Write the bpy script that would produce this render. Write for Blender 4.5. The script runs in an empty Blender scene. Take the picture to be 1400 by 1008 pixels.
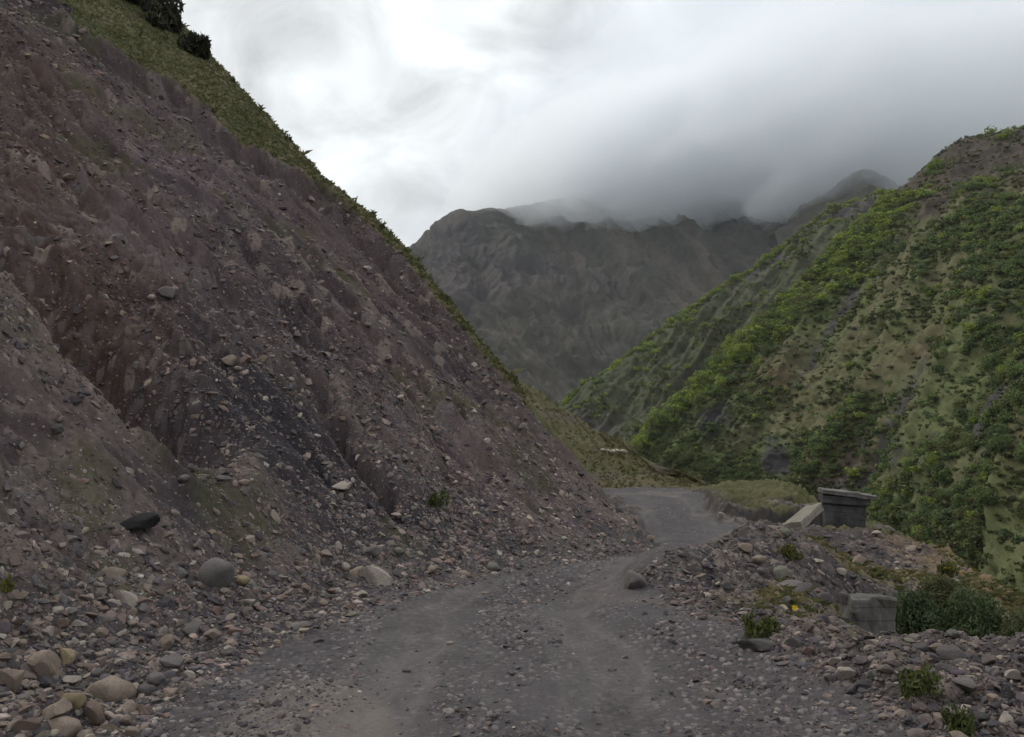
import bpy, math, random
import numpy as np
from mathutils import Vector, Matrix

rng = np.random.default_rng(11)
random.seed(11)
scene = bpy.context.scene
COL = scene.collection
F_PX, CX, CY, CAM_H = 1100.0, 700.0, 504.0, 1.8
PITCH = math.atan(116.0 / 1100.0)
CP, SP = math.cos(PITCH), math.sin(PITCH)

# ------------------------------------------------------------------ helpers
def ray(px, py):
    a, b = (px - CX) / F_PX, (CY - py) / F_PX
    y = CP - b * SP
    z = SP + b * CP
    return a / y, z / y

def P(px, py, d):
    a, b = ray(px, py)
    return np.array((a * d, d, CAM_H + b * d))

def sstep(a, b, x):
    t = np.clip((x - a) / (b - a), 0, 1)
    return t * t * (3 - 2 * t)

def _h(ix, iy, iz, seed):
    M = np.uint32
    h = (ix.astype(np.int64) & 0xFFFFFFFF).astype(M) * M(374761393)
    h = h + (iy.astype(np.int64) & 0xFFFFFFFF).astype(M) * M(668265263)
    if iz is not None:
        h = h + (iz.astype(np.int64) & 0xFFFFFFFF).astype(M) * M(2147483647)
    h = h + M((seed * 974634777 + 1013904223) & 0xFFFFFFFF)
    h = (h ^ (h >> M(13))) * M(1274126177)
    h = (h ^ (h >> M(16))) * M(2246822519)
    h = h ^ (h >> M(13))
    return h.astype(np.float32) / np.float32(4294967295.0)

def vn2(x, y, seed=0):
    ix, iy = np.floor(x), np.floor(y)
    fx, fy = (x - ix).astype(np.float32), (y - iy).astype(np.float32)
    fx = fx * fx * fx * (fx * (fx * 6 - 15) + 10); fy = fy * fy * fy * (fy * (fy * 6 - 15) + 10)
    a = _h(ix, iy, None, seed); b = _h(ix + 1, iy, None, seed)
    c = _h(ix, iy + 1, None, seed); d = _h(ix + 1, iy + 1, None, seed)
    return (a + (b - a) * fx) * (1 - fy) + (c + (d - c) * fx) * fy

def fbm(x, y, seed=0, octs=4, gain=0.5, ridged=False):
    s = 0; a = 1.0; n = 0.0
    c, si = 0.8, 0.6
    for o in range(octs):
        v = vn2(x, y, seed + o * 17)
        if ridged:
            v = 1 - np.abs(2 * v - 1)
        s = s + a * v; n += a; a *= gain
        x, y = (c * x - si * y) * 2.03 + 5.3, (si * x + c * y) * 2.03 - 3.1
    return s / n                      # 0..1

def vn3(x, y, z, seed=0):
    ix, iy, iz = np.floor(x), np.floor(y), np.floor(z)
    f = [(x - ix).astype(np.float32), (y - iy).astype(np.float32), (z - iz).astype(np.float32)]
    fx, fy, fz = [t * t * (3 - 2 * t) for t in f]
    r = 0
    for dz in (0, 1):
        wz = fz if dz else 1 - fz
        for dy in (0, 1):
            wy = fy if dy else 1 - fy
            for dx in (0, 1):
                wx = fx if dx else 1 - fx
                r = r + _h(ix + dx, iy + dy, iz + dz, seed) * wx * wy * wz
    return r

def fbm3(p, sc, seed=0, octs=4, gain=0.5):
    x, y, z = p[..., 0] / sc, p[..., 1] / sc, p[..., 2] / sc
    s = 0; a = 1.0; n = 0.0
    for o in range(octs):
        s = s + a * vn3(x, y, z, seed + o * 13); n += a; a *= gain
        x, y, z = x * 2.03 + 3.7, y * 2.03 - 1.3, z * 2.03 + 7.1
    return s / n

def worley(x, y, seed):
    """nearest feature point: distance, its hash, its random offset"""
    ix, iy = np.floor(x), np.floor(y)
    best = np.full(x.shape, 9.0, np.float32); bid = np.zeros(x.shape, np.float32)
    for dy in (-1, 0, 1):
        for dx in (-1, 0, 1):
            cx, cy = ix + dx, iy + dy
            qx = cx + 0.15 + 0.7 * _h(cx, cy, None, seed); qy = cy + 0.15 + 0.7 * _h(cx, cy, None, seed + 1)
            dd = ((qx - x) ** 2 + (qy - y) ** 2).astype(np.float32)
            m = dd < best
            best = np.where(m, dd, best)
            bid = np.where(m, _h(cx, cy, None, seed + 2), bid)
    return np.sqrt(best), bid

def poly_sd(x, y, pts):
    """signed distance to an open polyline (positive on its left) and arc-length parameter"""
    pts = np.asarray(pts, float)
    best = np.full(x.shape, 1e18); sgn = np.zeros(x.shape); par = np.zeros(x.shape)
    acc = 0.0
    n = len(pts) - 1
    for i in range(n):
        ax, ay = pts[i, :2]; bx, by = pts[i + 1, :2]
        ex, ey = bx - ax, by - ay
        L2 = ex * ex + ey * ey; L = math.sqrt(L2)
        t = ((x - ax) * ex + (y - ay) * ey) / L2
        lo = -1e9 if i == 0 else 0.0
        hi = 1e9 if i == n - 1 else 1.0
        tc = np.clip(t, lo, hi)
        qx, qy = ax + tc * ex, ay + tc * ey
        d2 = (x - qx) ** 2 + (y - qy) ** 2
        side = ex * (y - ay) - ey * (x - ax)
        m = d2 < best - 1e-12
        # at a shared corner keep the side of the segment the point lies most beside
        tie = np.abs(d2 - best) < 1e-9
        sgn = np.where(m, side / L, np.where(tie, np.where(np.abs(side / L) > np.abs(sgn), side / L, sgn), sgn))
        par = np.where(m, acc + np.clip(tc, -50, 50) * L if False else acc + tc * L, par)
        best = np.where(m, d2, best)
        acc += L
    return np.sqrt(best) * np.sign(sgn), par

def tag(o, label=None, cat=None, group=None, kind=None):
    if label: o['label'] = label
    if cat: o['category'] = cat
    if group: o['group'] = group
    if kind: o['kind'] = kind
    return o

def new_obj(name, me, mat=None, parent=None):
    o = bpy.data.objects.new(name, me)
    COL.objects.link(o)
    if mat is not None and len(me.materials) == 0:
        me.materials.append(mat)
    if parent: o.parent = parent
    return o

def mesh_np(name, V, faces, col=None, smooth=False, mat=None):
    """V (n,3); faces (m,k) same-size polygons"""
    me = bpy.data.meshes.new(name)
    V = np.ascontiguousarray(V, np.float32); faces = np.ascontiguousarray(faces, np.int32)
    m, k = faces.shape
    me.vertices.add(len(V)); me.vertices.foreach_set('co', V.ravel())
    me.loops.add(m * k); me.loops.foreach_set('vertex_index', faces.ravel())
    me.polygons.add(m)
    me.polygons.foreach_set('loop_start', np.arange(0, m * k, k, dtype=np.int32))
    me.polygons.foreach_set('use_smooth', np.full(m, smooth, bool))
    me.update(calc_edges=True)
    if col is not None:
        a = me.color_attributes.new('Col', 'FLOAT_COLOR', 'POINT')
        c = np.ones((len(V), 4), np.float32); c[:, :3] = col
        a.data.foreach_set('color', c.ravel())
    if mat is not None: me.materials.append(mat)
    return me

def sub_mesh(name, V, faces, col, mat, smooth=True):
    used = np.zeros(len(V), bool); used[faces.ravel()] = True
    idx = np.cumsum(used) - 1
    return mesh_np(name, V[used], idx[faces], col[used], smooth, mat)

# ------------------------------------------------------------------ materials
def mat_attr(name, rough=0.95, spec=0.15, nscale=8.0, namt=0.35, bump=0.0, bscale=30.0, translucent=0.0, bdist=0.02):
    m = bpy.data.materials.new(name); m.use_nodes = True
    nt = m.node_tree; N = nt.nodes; L = nt.links
    b = N['Principled BSDF']
    b.inputs['Roughness'].default_value = rough
    b.inputs['Specular IOR Level'].default_value = spec
    at = N.new('ShaderNodeAttribute'); at.attribute_name = 'Col'
    tc = N.new('ShaderNodeTexCoord')
    n1 = N.new('ShaderNodeTexNoise'); n1.inputs['Scale'].default_value = nscale; n1.inputs['Detail'].default_value = 6
    n1.inputs['Roughness'].default_value = 0.7
    L.new(tc.outputs['Object'], n1.inputs['Vector'])
    mr = N.new('ShaderNodeMapRange')
    mr.inputs['From Min'].default_value = 0.25; mr.inputs['From Max'].default_value = 0.75
    mr.inputs['To Min'].default_value = 1 - namt; mr.inputs['To Max'].default_value = 1 + namt
    L.new(n1.outputs['Fac'], mr.inputs['Value'])
    vm = N.new('ShaderNodeVectorMath'); vm.operation = 'SCALE'
    L.new(at.outputs['Color'], vm.inputs[0]); L.new(mr.outputs['Result'], vm.inputs['Scale'])
    L.new(vm.outputs['Vector'], b.inputs['Base Color'])
    if bump > 0:
        n2 = N.new('ShaderNodeTexNoise'); n2.inputs['Scale'].default_value = bscale; n2.inputs['Detail'].default_value = 5
        n2.inputs['Roughness'].default_value = 0.65
        L.new(tc.outputs['Object'], n2.inputs['Vector'])
        bp = N.new('ShaderNodeBump'); bp.inputs['Strength'].default_value = bump; bp.inputs['Distance'].default_value = bdist
        L.new(n2.outputs['Fac'], bp.inputs['Height']); L.new(bp.outputs['Normal'], b.inputs['Normal'])
    if translucent > 0:
        out = N['Material Output']
        tr = N.new('ShaderNodeBsdfTranslucent'); mx = N.new('ShaderNodeMixShader')
        mx.inputs[0].default_value = translucent
        L.new(vm.outputs['Vector'], tr.inputs['Color'])
        L.new(b.outputs[0], mx.inputs[1]); L.new(tr.outputs[0], mx.inputs[2]); L.new(mx.outputs[0], out.inputs['Surface'])
    return m

M_SOIL = mat_attr('scree_soil', nscale=14, namt=0.3, bump=0.6, bscale=25, bdist=0.03)
M_ROAD = mat_attr('gravel_road', rough=0.9, spec=0.25, nscale=30, namt=0.22, bump=0.5, bscale=60, bdist=0.012)
M_GROUND = mat_attr('verge_soil', nscale=16, namt=0.3, bump=0.5, bscale=30, bdist=0.02)
M_HILL = mat_attr('wooded_hill_soil', nscale=0.35, namt=0.3, bump=0.4, bscale=0.8, bdist=0.6)
M_SPUR = mat_attr('spur_grass', nscale=2.0, namt=0.3, bump=0.5, bscale=4, bdist=0.1)
M_MOUNT = mat_attr('mountain_rock', nscale=0.06, namt=0.3, bump=0.8, bscale=0.05, bdist=6)
M_STONE = mat_attr('stone', rough=0.85, spec=0.25, nscale=9, namt=0.35, bump=0.35, bscale=18, bdist=0.03)
M_LEAF = mat_attr('leaf', rough=0.7, spec=0.2, nscale=0.8, namt=0.2, translucent=0.3)
M_GRASS = mat_attr('grass_blade', rough=0.8, spec=0.1, nscale=1.5, namt=0.25, translucent=0.3)

def mat_concrete(name, base, dark, scale=4.0):
    m = bpy.data.materials.new(name); m.use_nodes = True
    N = m.node_tree.nodes; L = m.node_tree.links; b = N['Principled BSDF']
    b.inputs['Roughness'].default_value = 0.92; b.inputs['Specular IOR Level'].default_value = 0.15
    tc = N.new('ShaderNodeTexCoord')
    mp = N.new('ShaderNodeMapping'); mp.inputs['Scale'].default_value = (1.0, 1.0, 0.35)   # stains run downwards
    L.new(tc.outputs['Object'], mp.inputs['Vector'])
    n = N.new('ShaderNodeTexNoise'); n.inputs['Scale'].default_value = scale; n.inputs['Detail'].default_value = 8
    n.inputs['Roughness'].default_value = 0.7; L.new(mp.outputs['Vector'], n.inputs['Vector'])
    r = N.new('ShaderNodeValToRGB')
    r.color_ramp.elements[0].position = 0.35; r.color_ramp.elements[0].color = (*dark, 1)
    r.color_ramp.elements[1].position = 0.68; r.color_ramp.elements[1].color = (*base, 1)
    L.new(n.outputs['Fac'], r.inputs['Fac'])
    sp = N.new('ShaderNodeSeparateXYZ'); L.new(tc.outputs['Object'], sp.inputs[0])
    m1 = N.new('ShaderNodeMath'); m1.operation = 'PINGPONG'; m1.inputs[1].default_value = .085; L.new(sp.outputs['Z'], m1.inputs[0])
    m2 = N.new('ShaderNodeMapRange'); m2.inputs['From Min'].default_value = 0; m2.inputs['From Max'].default_value = .012; m2.inputs['To Min'].default_value = .55; m2.inputs['To Max'].default_value = 1
    L.new(m1.outputs[0], m2.inputs['Value'])
    v2 = N.new('ShaderNodeVectorMath'); v2.operation = 'SCALE'; L.new(r.outputs['Color'], v2.inputs[0]); L.new(m2.outputs['Result'], v2.inputs['Scale'])
    L.new(v2.outputs[0], b.inputs['Base Color'])
    n2 = N.new('ShaderNodeTexNoise'); n2.inputs['Scale'].default_value = 22; n2.inputs['Detail'].default_value = 6
    L.new(tc.outputs['Object'], n2.inputs['Vector'])
    bp = N.new('ShaderNodeBump'); bp.inputs['Strength'].default_value = 0.5; bp.inputs['Distance'].default_value = 0.02
    L.new(n2.outputs['Fac'], bp.inputs['Height']); L.new(bp.outputs['Normal'], b.inputs['Normal'])
    return m

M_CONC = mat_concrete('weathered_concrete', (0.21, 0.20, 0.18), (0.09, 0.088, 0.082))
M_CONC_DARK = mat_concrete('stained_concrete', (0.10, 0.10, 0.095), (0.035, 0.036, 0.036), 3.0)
M_CONC_MID = mat_concrete('rain_stained_concrete', (0.150, 0.142, 0.131), (0.065, 0.061, 0.057), 6.0)
M_CONC_PALE = mat_concrete('pale_concrete', (0.265, 0.24, 0.195), (0.13, 0.115, 0.095), 5.0)

# ------------------------------------------------------------------ near terrain: one height function in world metres
BASE = [(-3.2, -30), (-3.1, 0), (-3.0, 5.1), (-2.75, 7.6), (-1.85, 10.6), (-0.25, 12.9), (2.85, 16.4)]

def face_raw(x, y):
    t, s = poly_sd(x, y, BASE)
    tp = np.maximum(t, -3)
    z = 0.84 * (np.sqrt((tp - 0.35) ** 2 + 0.5) + tp - 0.35) * 0.5
    return z - 0.84 * 0.12, t, s

def solve_face(px, py):
    a, b = ray(px, py)
    d = np.concatenate([np.arange(4, 60, 0.02)])
    z, _, _ = face_raw(a * d, d)
    hit = np.nonzero(z >= CAM_H + b * d)[0]
    dd = d[hit[0]] if len(hit) else 55.0
    return np.array((a * dd, dd, CAM_H + b * dd))

sil = [(886, 742), (872, 716), (845, 690), (800, 641), (760, 597), (724, 560), (700, 517), (652, 462), (600, 397), (550, 335),
       (503, 290), (440, 240), (395, 192), (330, 122), (290, 78), (245, 30), (200, -12), (150, -60)]
CREST = [solve_face(*p) for p in sil]
e = CREST[-1] - CREST[-4]; e /= np.linalg.norm(e[:2])
CREST.append(CREST[-1] + e * 60)
n0 = CREST[0] - CREST[1]
CREST.insert(0, CREST[0] + n0 / np.linalg.norm(n0[:2]) * 6 * np.array((1, 1, 0.6)))
CREST = np.array(CREST)
# soil / grass border of the cut, and the strip of turf between it and the crest
gb_px = [(722, 560), (693, 519), (640, 462), (588, 401), (538, 340), (500, 302), (462, 272), (418, 240), (345, 203), (292, 158), (240, 108),
         (180, 80), (112, 36), (70, -5), (40, -40)]
GB = [solve_face(*p) for p in gb_px]
e = GB[-1] - GB[-3]; e /= np.linalg.norm(e[:2]); GB.append(GB[-1] + e * 60)
GB = np.array(GB)
ccum = np.concatenate([[0], np.cumsum(np.linalg.norm(np.diff(CREST[:, :2], axis=0), axis=1))])

RBF_PTS = np.array([
    (0, -8, 0), (-2, -8, 0), (2, -8, 0), (0, 0, 0), (-2, 3, 0), (2, 3, 0), (0, 6, 0), (-2, 6, 0), (2, 6, 0.0), (-1.5, 9.5, 0), (1.2, 9.5, 0), (0, 12, 0),
    (1.7, 13.9, 0), (3.6, 17, 0), (4.6, 21, 0), (5.2, 25, 0), (6.2, 33, 0), (7, 40, 0), (8.5, 44, 0), (4, 44, 0), (6, 52, 0.2), (0, 55, .2),
    (-6, 5, .2), (-6, 15, .2), (-15, 10, 0), (-15, 30, 0), (-6, 30, 0), (-4, -5, 0), (0, 22, 0), (1, 32, 0),
    (3.0, 5, .10), (3.2, 6.4, .2), (3.9, 6.6, .24), (4.5, 6.9, .2), (4.6, 4, .12), (3.6, 7.4, .12), (6, 4.5, -.5), (5.8, 7, -.7), (2.9, 8.6, .08), (4.4, 7.8, -.35),
    (2.5, 9.6, .05), (4.75, 10.9, -1.0), (5.2, 10.2, -1.25), (3.7, 10.7, -.12), (3.3, 9.7, .05),
    (6.6, 9.5, -1.7), (6.5, 12, -1.8), (8.2, 10, -2.3), (5.8, 12.6, -1.2), (9, 5, -2), (9, 0, -2),
    (1.75, 11.5, .20), (2.35, 12.4, .48), (2.95, 12.9, .32), (3.75, 13.5, .38), (4.7, 14.6, .48), (1.45, 11.6, 0), (1.6, 10.9, .05),
    (2.2, 10.8, .03), (3.0, 11.2, -.05), (3.9, 11.6, -.10), (2.0, 13.5, 0), (3.2, 15.2, 0), (4.2, 16.4, .05),
    (5.3, 16, .22), (6.2, 17, -.22), (7.5, 18, -.34), (9.6, 21, -.30), (8.3, 19.5, -.35), (10.25, 20.5, -.47), (10, 18, -.79), (8.9, 14, -1.0),
    (6.3, 15.5, -.30), (6.1, 14, -.45), (4.6, 12.8, -.12), (7.6, 15.5, -.65), (7.6, 13, -1.3), (8.3, 23, -.3),
    (10.4, 28, -.05), (11, 33, .20), (9.5, 32, .08), (8.4, 38, .0), (10.8, 45, -.1), (5.9, 22, 0), (7.2, 20.8, -.12), (8.5, 27, .05), (14, 30, 0), (14, 50, 0), (14, 15, -1.5)], float)
def _tps(d2):
    return 0.5 * d2 * np.log(d2 + 1e-9)
_n = len(RBF_PTS)
_A = np.zeros((_n + 3, _n + 3))
_d2 = (RBF_PTS[:, None, 0] - RBF_PTS[None, :, 0]) ** 2 + (RBF_PTS[:, None, 1] - RBF_PTS[None, :, 1]) ** 2
_A[:_n, :_n] = _tps(_d2) + np.eye(_n) * 0.02
_A[:_n, _n] = 1; _A[:_n, _n + 1:] = RBF_PTS[:, :2]; _A[_n, :_n] = 1; _A[_n + 1:, :_n] = RBF_PTS[:, :2].T
_w = np.linalg.solve(_A, np.concatenate([RBF_PTS[:, 2], [0, 0, 0]]))
def rbf(x, y):
    xc = np.clip(x, -16, 15); yc = np.clip(y, -9, 56)
    z = _w[_n] + _w[_n + 1] * xc + _w[_n + 2] * yc
    for i in range(_n):
        z += _w[i] * _tps((xc - RBF_PTS[i, 0]) ** 2 + (yc - RBF_PTS[i, 1]) ** 2)
    return z

RAV = [(8.5, -30), (8.5, 0), (8.6, 6), (9.0, 12), (9.2, 14), (10.2, 18), (10.5, 20.5), (10.4, 23), (11, 28), (11.6, 33), (11.3, 40), (11, 46), (10, 56), (2, 66), (-20, 75)]
ROADC = np.array([(-0.1, -30, 2.75), (-0.1, 5.1, 2.72), (-0.05, 7, 2.6), (-0.2, 9.4, 2.1), (0.35, 11.6, 1.75), (1.7, 13.9, 1.9), (3.85, 17.5, 1.75), (4.5, 21, 1.3),
                  (4.95, 25, 1.2), (6.1, 33, 1.9), (6.3, 40, 2.4), (3.0, 45, 2.6), (-4, 50, 2.6), (-14, 56, 2.6)])
FARB = [(5.7, 23.6), (6.3, 22.6), (7.4, 22.3), (8.2, 23.0), (8.8, 24.5), (9.6, 27)]     # eroded lip of the far grass bank

def road_sd(x, y):
    d, s = poly_sd(x, y, ROADC[:, :2])
    cum = np.concatenate([[0], np.cumsum(np.linalg.norm(np.diff(ROADC[:, :2], axis=0), axis=1))])
    w = np.interp(s, cum, ROADC[:, 2])
    return np.abs(d) - w, d, w, s          # <0 inside the road

def terrain(x, y):
    """returns z, colour, region (0 ground, 1 road, 2 hillside)"""
    r = np.hypot(x, y)
    nb = fbm(x * 0.55, y * 0.55, 3, 4)
    n1 = fbm(x * 1.7, y * 1.7, 5, 4)
    n2 = fbm(x * 6.0, y * 6.0, 7, 3)
    # ---------------- flat ground, road, right bank
    g = rbf(x, y)
    rsd, rd, rw, rs = road_sd(x, y)
    rsd = rsd + (n1 - .5) * 0.9
    inroad = sstep(0.25, -0.25, rsd)
    e, _ = poly_sd(x, y, RAV)
    rav = np.maximum(-e + (nb - .5) * 1.2, 0)
    g = g - 0.85 * np.minimum(rav, 45) ** 1.0
    # eroded lip
    fb, fs = poly_sd(x, y, FARB)
    lip = sstep(-0.15, 0.30, fb + (n1 - .5) * 1.3 + (nb - .5) * .8) * sstep(5, 2.0, fb) * sstep(5.2, 6.2, x) * (y > 20)
    g = g + (0.30 + .35 * (n1 - .5)) * lip * sstep(-.15, 0.25, rsd)
    # rubble micro relief off the road
    w1, i1 = worley(x / 0.42, y / 0.42, 21)
    w2, i2 = worley(x / 0.15, y / 0.15, 31)
    w3, i3 = worley(x / 0.06, y / 0.06, 41)
    st1 = np.sqrt(np.clip(1 - (w1 / (0.22 + .3 * i1)) ** 2, 0, 1)) * (i1 > .45)
    st2 = np.sqrt(np.clip(1 - (w2 / (0.25 + .35 * i2)) ** 2, 0, 1)) * (i2 > .35)
    st3 = np.sqrt(np.clip(1 - (w3 / (0.25 + .3 * i3)) ** 2, 0, 1)) * (i3 > .4)
    off = 1 - inroad
    rub = sstep(.35, .6, nb * .5 + n1 * .5)
    g = g + off * ((fbm(x * 9, y * 9, 12, 4, .6, True) - .6) * .09 + (n1 - .5) * .26 + (n2 - .5) * .16 + st1 * .05 * i1 * rub + st2 * .05 * i2)
    # road: two wheel tracks pressed in, loose gravel in the middle and on the sides
    trk = np.exp(-((np.abs(rd + (nb - .5) * .35) - 0.82) / 0.33) ** 2)
    loose = np.clip(1 - 1.3 * trk, 0, 1) * sstep(.3, .6, fbm(x * 1.1, y * .8, 77, 3))
    pot = fbm(x * .9, y * .9, 91, 3)
    gravel_hi = st3 * (.006 + .016 * i3 * loose) + st2 * (i2 > .9) * .02 * loose
    g = g + inroad * (-0.05 * trk - .022 * sum(np.exp(-((rd + (nb - .5) * .5 - o_) / .09) ** 2) for o_ in (-1.05, -.72, .58, .9)) + (pot - .5) * .06 + (fbm(x * 16, y * 16, 93, 3, .6) - .5) * .03 * loose + gravel_hi)
    # ---------------- hillside
    zf, t, s = face_raw(x, y)
    u, cs = poly_sd(x, y, CREST)              # crest runs from nose up and left: left of it = camera side
    u = -u                                    # >0 beyond the crest
    zc = np.interp(cs, ccum, CREST[:, 2])
    v, gs = poly_sd(x, y, GB)
    v = -v                                    # >0 on the crest side of the turf border
    topw = sstep(-7.5, -1, t - 0.0) * 0 + 1
    vn = v + ((n1 - .5) * 1.5 + (nb - .5) * 2.2) * np.clip((r - 17) / 16, .12, 1.2) + (n2 - .5) * .08
    upper = sstep(18.6, 20.0, r + .0 * x) * (gs > 0.2)
    gstrip = sstep(-0.04, 0.10, vn) * upper
    # cut below the turf: a scarp, then the raw face
    cut = sstep(.10, -1.0, vn) * np.exp(np.clip(vn, -60, 0) / 3.0) * np.clip((r - 16) / 10, 0, 1) * 0.85
    # ribs and gullies running down the fall line
    sw = s + (nb - .5) * 1.6
    rib = fbm(sw * 1.1, t * 0.16, 51, 4, .55, True)
    rib2 = fbm(sw * 3.4, t * 0.35, 61, 3, .55, True)
    toe = sstep(0.3, 2.5, t)
    amp = toe * (1 - gstrip * .85)
    face = zf - cut + amp * ((rib - .6) * .75 + (rib2 - .6) * .30 + (nb - .5) * .7 + (n1 - .5) * .26 + (n2 - .5) * .10)
    zr0 = sum(np.exp(-(((x - q[0]) ** 2 + (y - q[1]) ** 2) / w_ ** 2)) for q, w_ in ZRED)
    n3 = fbm(x * 13, y * 13, 8, 3, .6, True); n4 = fbm(x * 4.2 + n1 * 2, y * 4.2, 9, 4, .6, True)
    face = face + amp * ((n3 - .6) * .045 + (n4 - .6) * (.06 + .10 * np.clip(zr0, 0, 1)) + (n1 - .5) * .25 * np.clip(zr0, 0, 1))
    # stones standing out of the face
    sx, sy = x * 1.0, y * 1.0
    q1, j1 = worley((sx + (n1 - .5) * .5) / 0.55, (sy + (n2 - .5) * .3) / 0.55, 121)
    rocky = sstep(.40, .62, fbm(x * .35 + 4, y * .35, 131, 3) * .75 + .25 * n1)
    sq1 = np.sqrt(np.clip(1 - (q1 / (0.16 + .3 * j1)) ** 2, 0, 1)) * (j1 > .35)
    big = np.clip(r / 12, .5, 1.6)
    face = face + amp * (sq1 * (.02 + .05 * j1) * (j1 > .6) * rocky + st2 * .025 * i2 * sstep(22, 9, r))
    for pl, dp, wd in RILLS:
        rd_, rp_ = poly_sd(x, y, pl)
        Lr = sum(math.dist(pl[i], pl[i + 1]) for i in range(len(pl) - 1))
        face = face - dp * np.exp(-((rd_ + (n2 - .5) * .25 + (n1 - .5) * .3) / wd) ** 2) * sstep(-.3, .5, rp_) * sstep(Lr + .4, Lr - .8, rp_)
    # hollow and debris fan at the lower left
    hx, hy = HOLLOW[0], HOLLOW[1]
    hdx, hdy = x - hx, y - hy
    ca, sa = HDIR
    al, ac = hdx * ca + hdy * sa, -hdx * sa + hdy * ca      # along the fall line (up), across
    face = face - 2.3 * np.exp(-(ac / 0.85) ** 2) * sstep(-2.6, -.6, al) * sstep(4.5, 1.2, al)
    fd, fs_ = poly_sd(x, y, FANL)
    fd = -fd + (n1 - .5) * .35 + (n2 - .5) * .12       # >0 on the fan's own side
    fan = sstep(-.12, .16, fd) * np.exp(-np.maximum(fd, 0) / 1.5) * sstep(6.4, 3.0, fs_) * sstep(-1.6, -3.2, x) * sstep(.3, 1.6, t)
    face = face + .62 * fan
    # far side of the spur
    far = zc + 0.05 - np.interp(zc, [1.0, 6.0], [2.2, .95]) * np.maximum(u, 0) + (n1 - .5) * .3
    k = sstep(-.15, .35, u)
    hill = face * (1 - k) + np.minimum(face, far) * k
    hill = hill + gstrip * (n2 - .5) * .22 * sstep(.2, -.4, u)
    # toe rubble
    tz = np.exp(-((t - 0.2) / 1.1) ** 2)
    hill = hill + tz * ((n1 - .5) * .34 + st1 * .08 * i1 + st2 * .05 * i2 + (n2 - .5) * .12)
    dlt = hill - g
    kk = 0.10
    z = np.where(dlt > kk, hill, np.where(dlt < -kk, g, (hill + g) / 2 + (dlt ** 2 + kk ** 2) / (4 * kk)))
    isl = dlt > 0
    # ---------------- colours (dry base colour)
    def c3(*c): return np.array(c, np.float32)
    def mix(a, b, f): return a + (b - a) * f[..., None]
    one = np.ones(x.shape + (3,), np.float32)
    # hillside
    soil_a, soil_b, soil_c = c3(.044, .034, .036), c3(.072, .051, .052), c3(.064, .043, .035)
    zr = sum(np.exp(-(((x - q[0]) ** 2 + (y - q[1]) ** 2) / w_ ** 2)) for q, w_ in ZRED)
    zk = sum(np.exp(-(((x - q[0]) ** 2 + (y - q[1]) ** 2) / w_ ** 2)) for q, w_ in ZDARK)
    zl = sum(np.exp(-(((x - q[0]) ** 2 + (y - q[1]) ** 2) / w_ ** 2)) for q, w_ in ZLIGHT)
    cn = fbm(sw * .55, t * .22, 151, 4); cn2 = fbm(x * 1.3, y * 1.3, 161, 4)
    ch = mix(one * soil_a, soil_b * one, sstep(.35, .65, cn))
    ch = mix(ch, one * c3(.053, .034, .028) * (.5 + n4)[..., None], np.clip(zr * (.7 + .8 * n1), 0, 1) * .9)
    ch = mix(ch, one * c3(.105, .080, .085), np.clip(zl * (.4 + 1.0 * n1), 0, 1) * .75)
    ch = ch * (0.72 + .56 * cn2)[..., None] * (.72 + .5 * n4)[..., None]
    ch = mix(ch, one * c3(.135, .105, .095), sstep(.55, .75, rib2) * .35)
    stone_c = mix(one * c3(.13, .115, .11), one * c3(.25, .20, .165), sstep(.3, .9, np.modf(j1 * 7.3)[0]))
    ch = mix(ch, stone_c, sstep(.25, .6, sq1) * .6 * (j1 > .6) * rocky)
    st2c = mix(one * c3(.075, .065, .066), one * c3(.24, .195, .17), np.modf(i2 * 9.1)[0] ** 2.5)
    ch = mix(ch, st2c, sstep(.3, .7, st2) * .6 * sstep(24, 9, r))
    pale = np.exp(-((t - 1.2) / 2.2) ** 2)
    ch = mix(ch, one * c3(.155, .125, .105), pale * sstep(.35, .7, n1) * .6)
    ch = mix(ch, one * c3(.185, .145, .127) * (.7 + .6 * n2)[..., None], fan * .7)
    ch = mix(ch, one * c3(.034, .031, .035) * (.8 + .5 * n2)[..., None], np.clip(zk * (.5 + 1.1 * n1), 0, 1) * .9)
    weed = sstep(.62, .72, fbm(x * .5 + 9, y * .5, 181, 4)) * .5
    ch = mix(ch, one * c3(.07, .07, .03), weed)
    gr = mix(one * c3(.098, .096, .048), one * c3(.135, .115, .065), sstep(.35, .7, n1))
    gr = mix(gr, one * c3(.072, .078, .034), sstep(.45, .65, nb))
    gr = gr * (.6 + .8 * n2)[..., None]
    ch = mix(ch, gr, np.clip(gstrip * (1 - .35 * sstep(.55, .7, n2)), 0, 1))
    farside = sstep(0, .5, u)
    ch = mix(ch, gr, farside * sstep(2.5, 5, zc))
    # under the turf: shade of the overhanging lip painted into the earth colour
    ch = mix(ch, one * c3(.045, .036, .034), np.clip(cut * 1.3, 0, 1) * (1 - gstrip) * .75 * np.exp(np.clip(vn, -60, 0) / 1.2))
    # road
    wob = (nb - .5) * .5
    tyre = sum(np.exp(-((rd + wob - o_) / w_) ** 2) * a_ for o_, w_, a_ in ((-1.05, .07, .7), (-.72, .09, 1), (-.45, .05, .5), (.58, .08, .9), (.9, .1, 1), (1.3, .06, .5), (.1, .05, .35)))
    tyre = tyre * (.35 + .65 * sstep(.3, .55, fbm(rs * .35, rd * 1.5, 97, 3)))
    cr = mix(one * c3(.064, .057, .058), one * c3(.086, .078, .076), np.clip(trk * .9, 0, 1) * sstep(.2, .5, n1 * .5 + nb * .5))
    cr = mix(cr, one * c3(.128, .117, .112), np.clip(tyre, 0, 1) * .5)
    cr = cr * (.66 + .68 * fbm(x * 3.5, y * 2.2, 191, 5, .7))[..., None]
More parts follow.
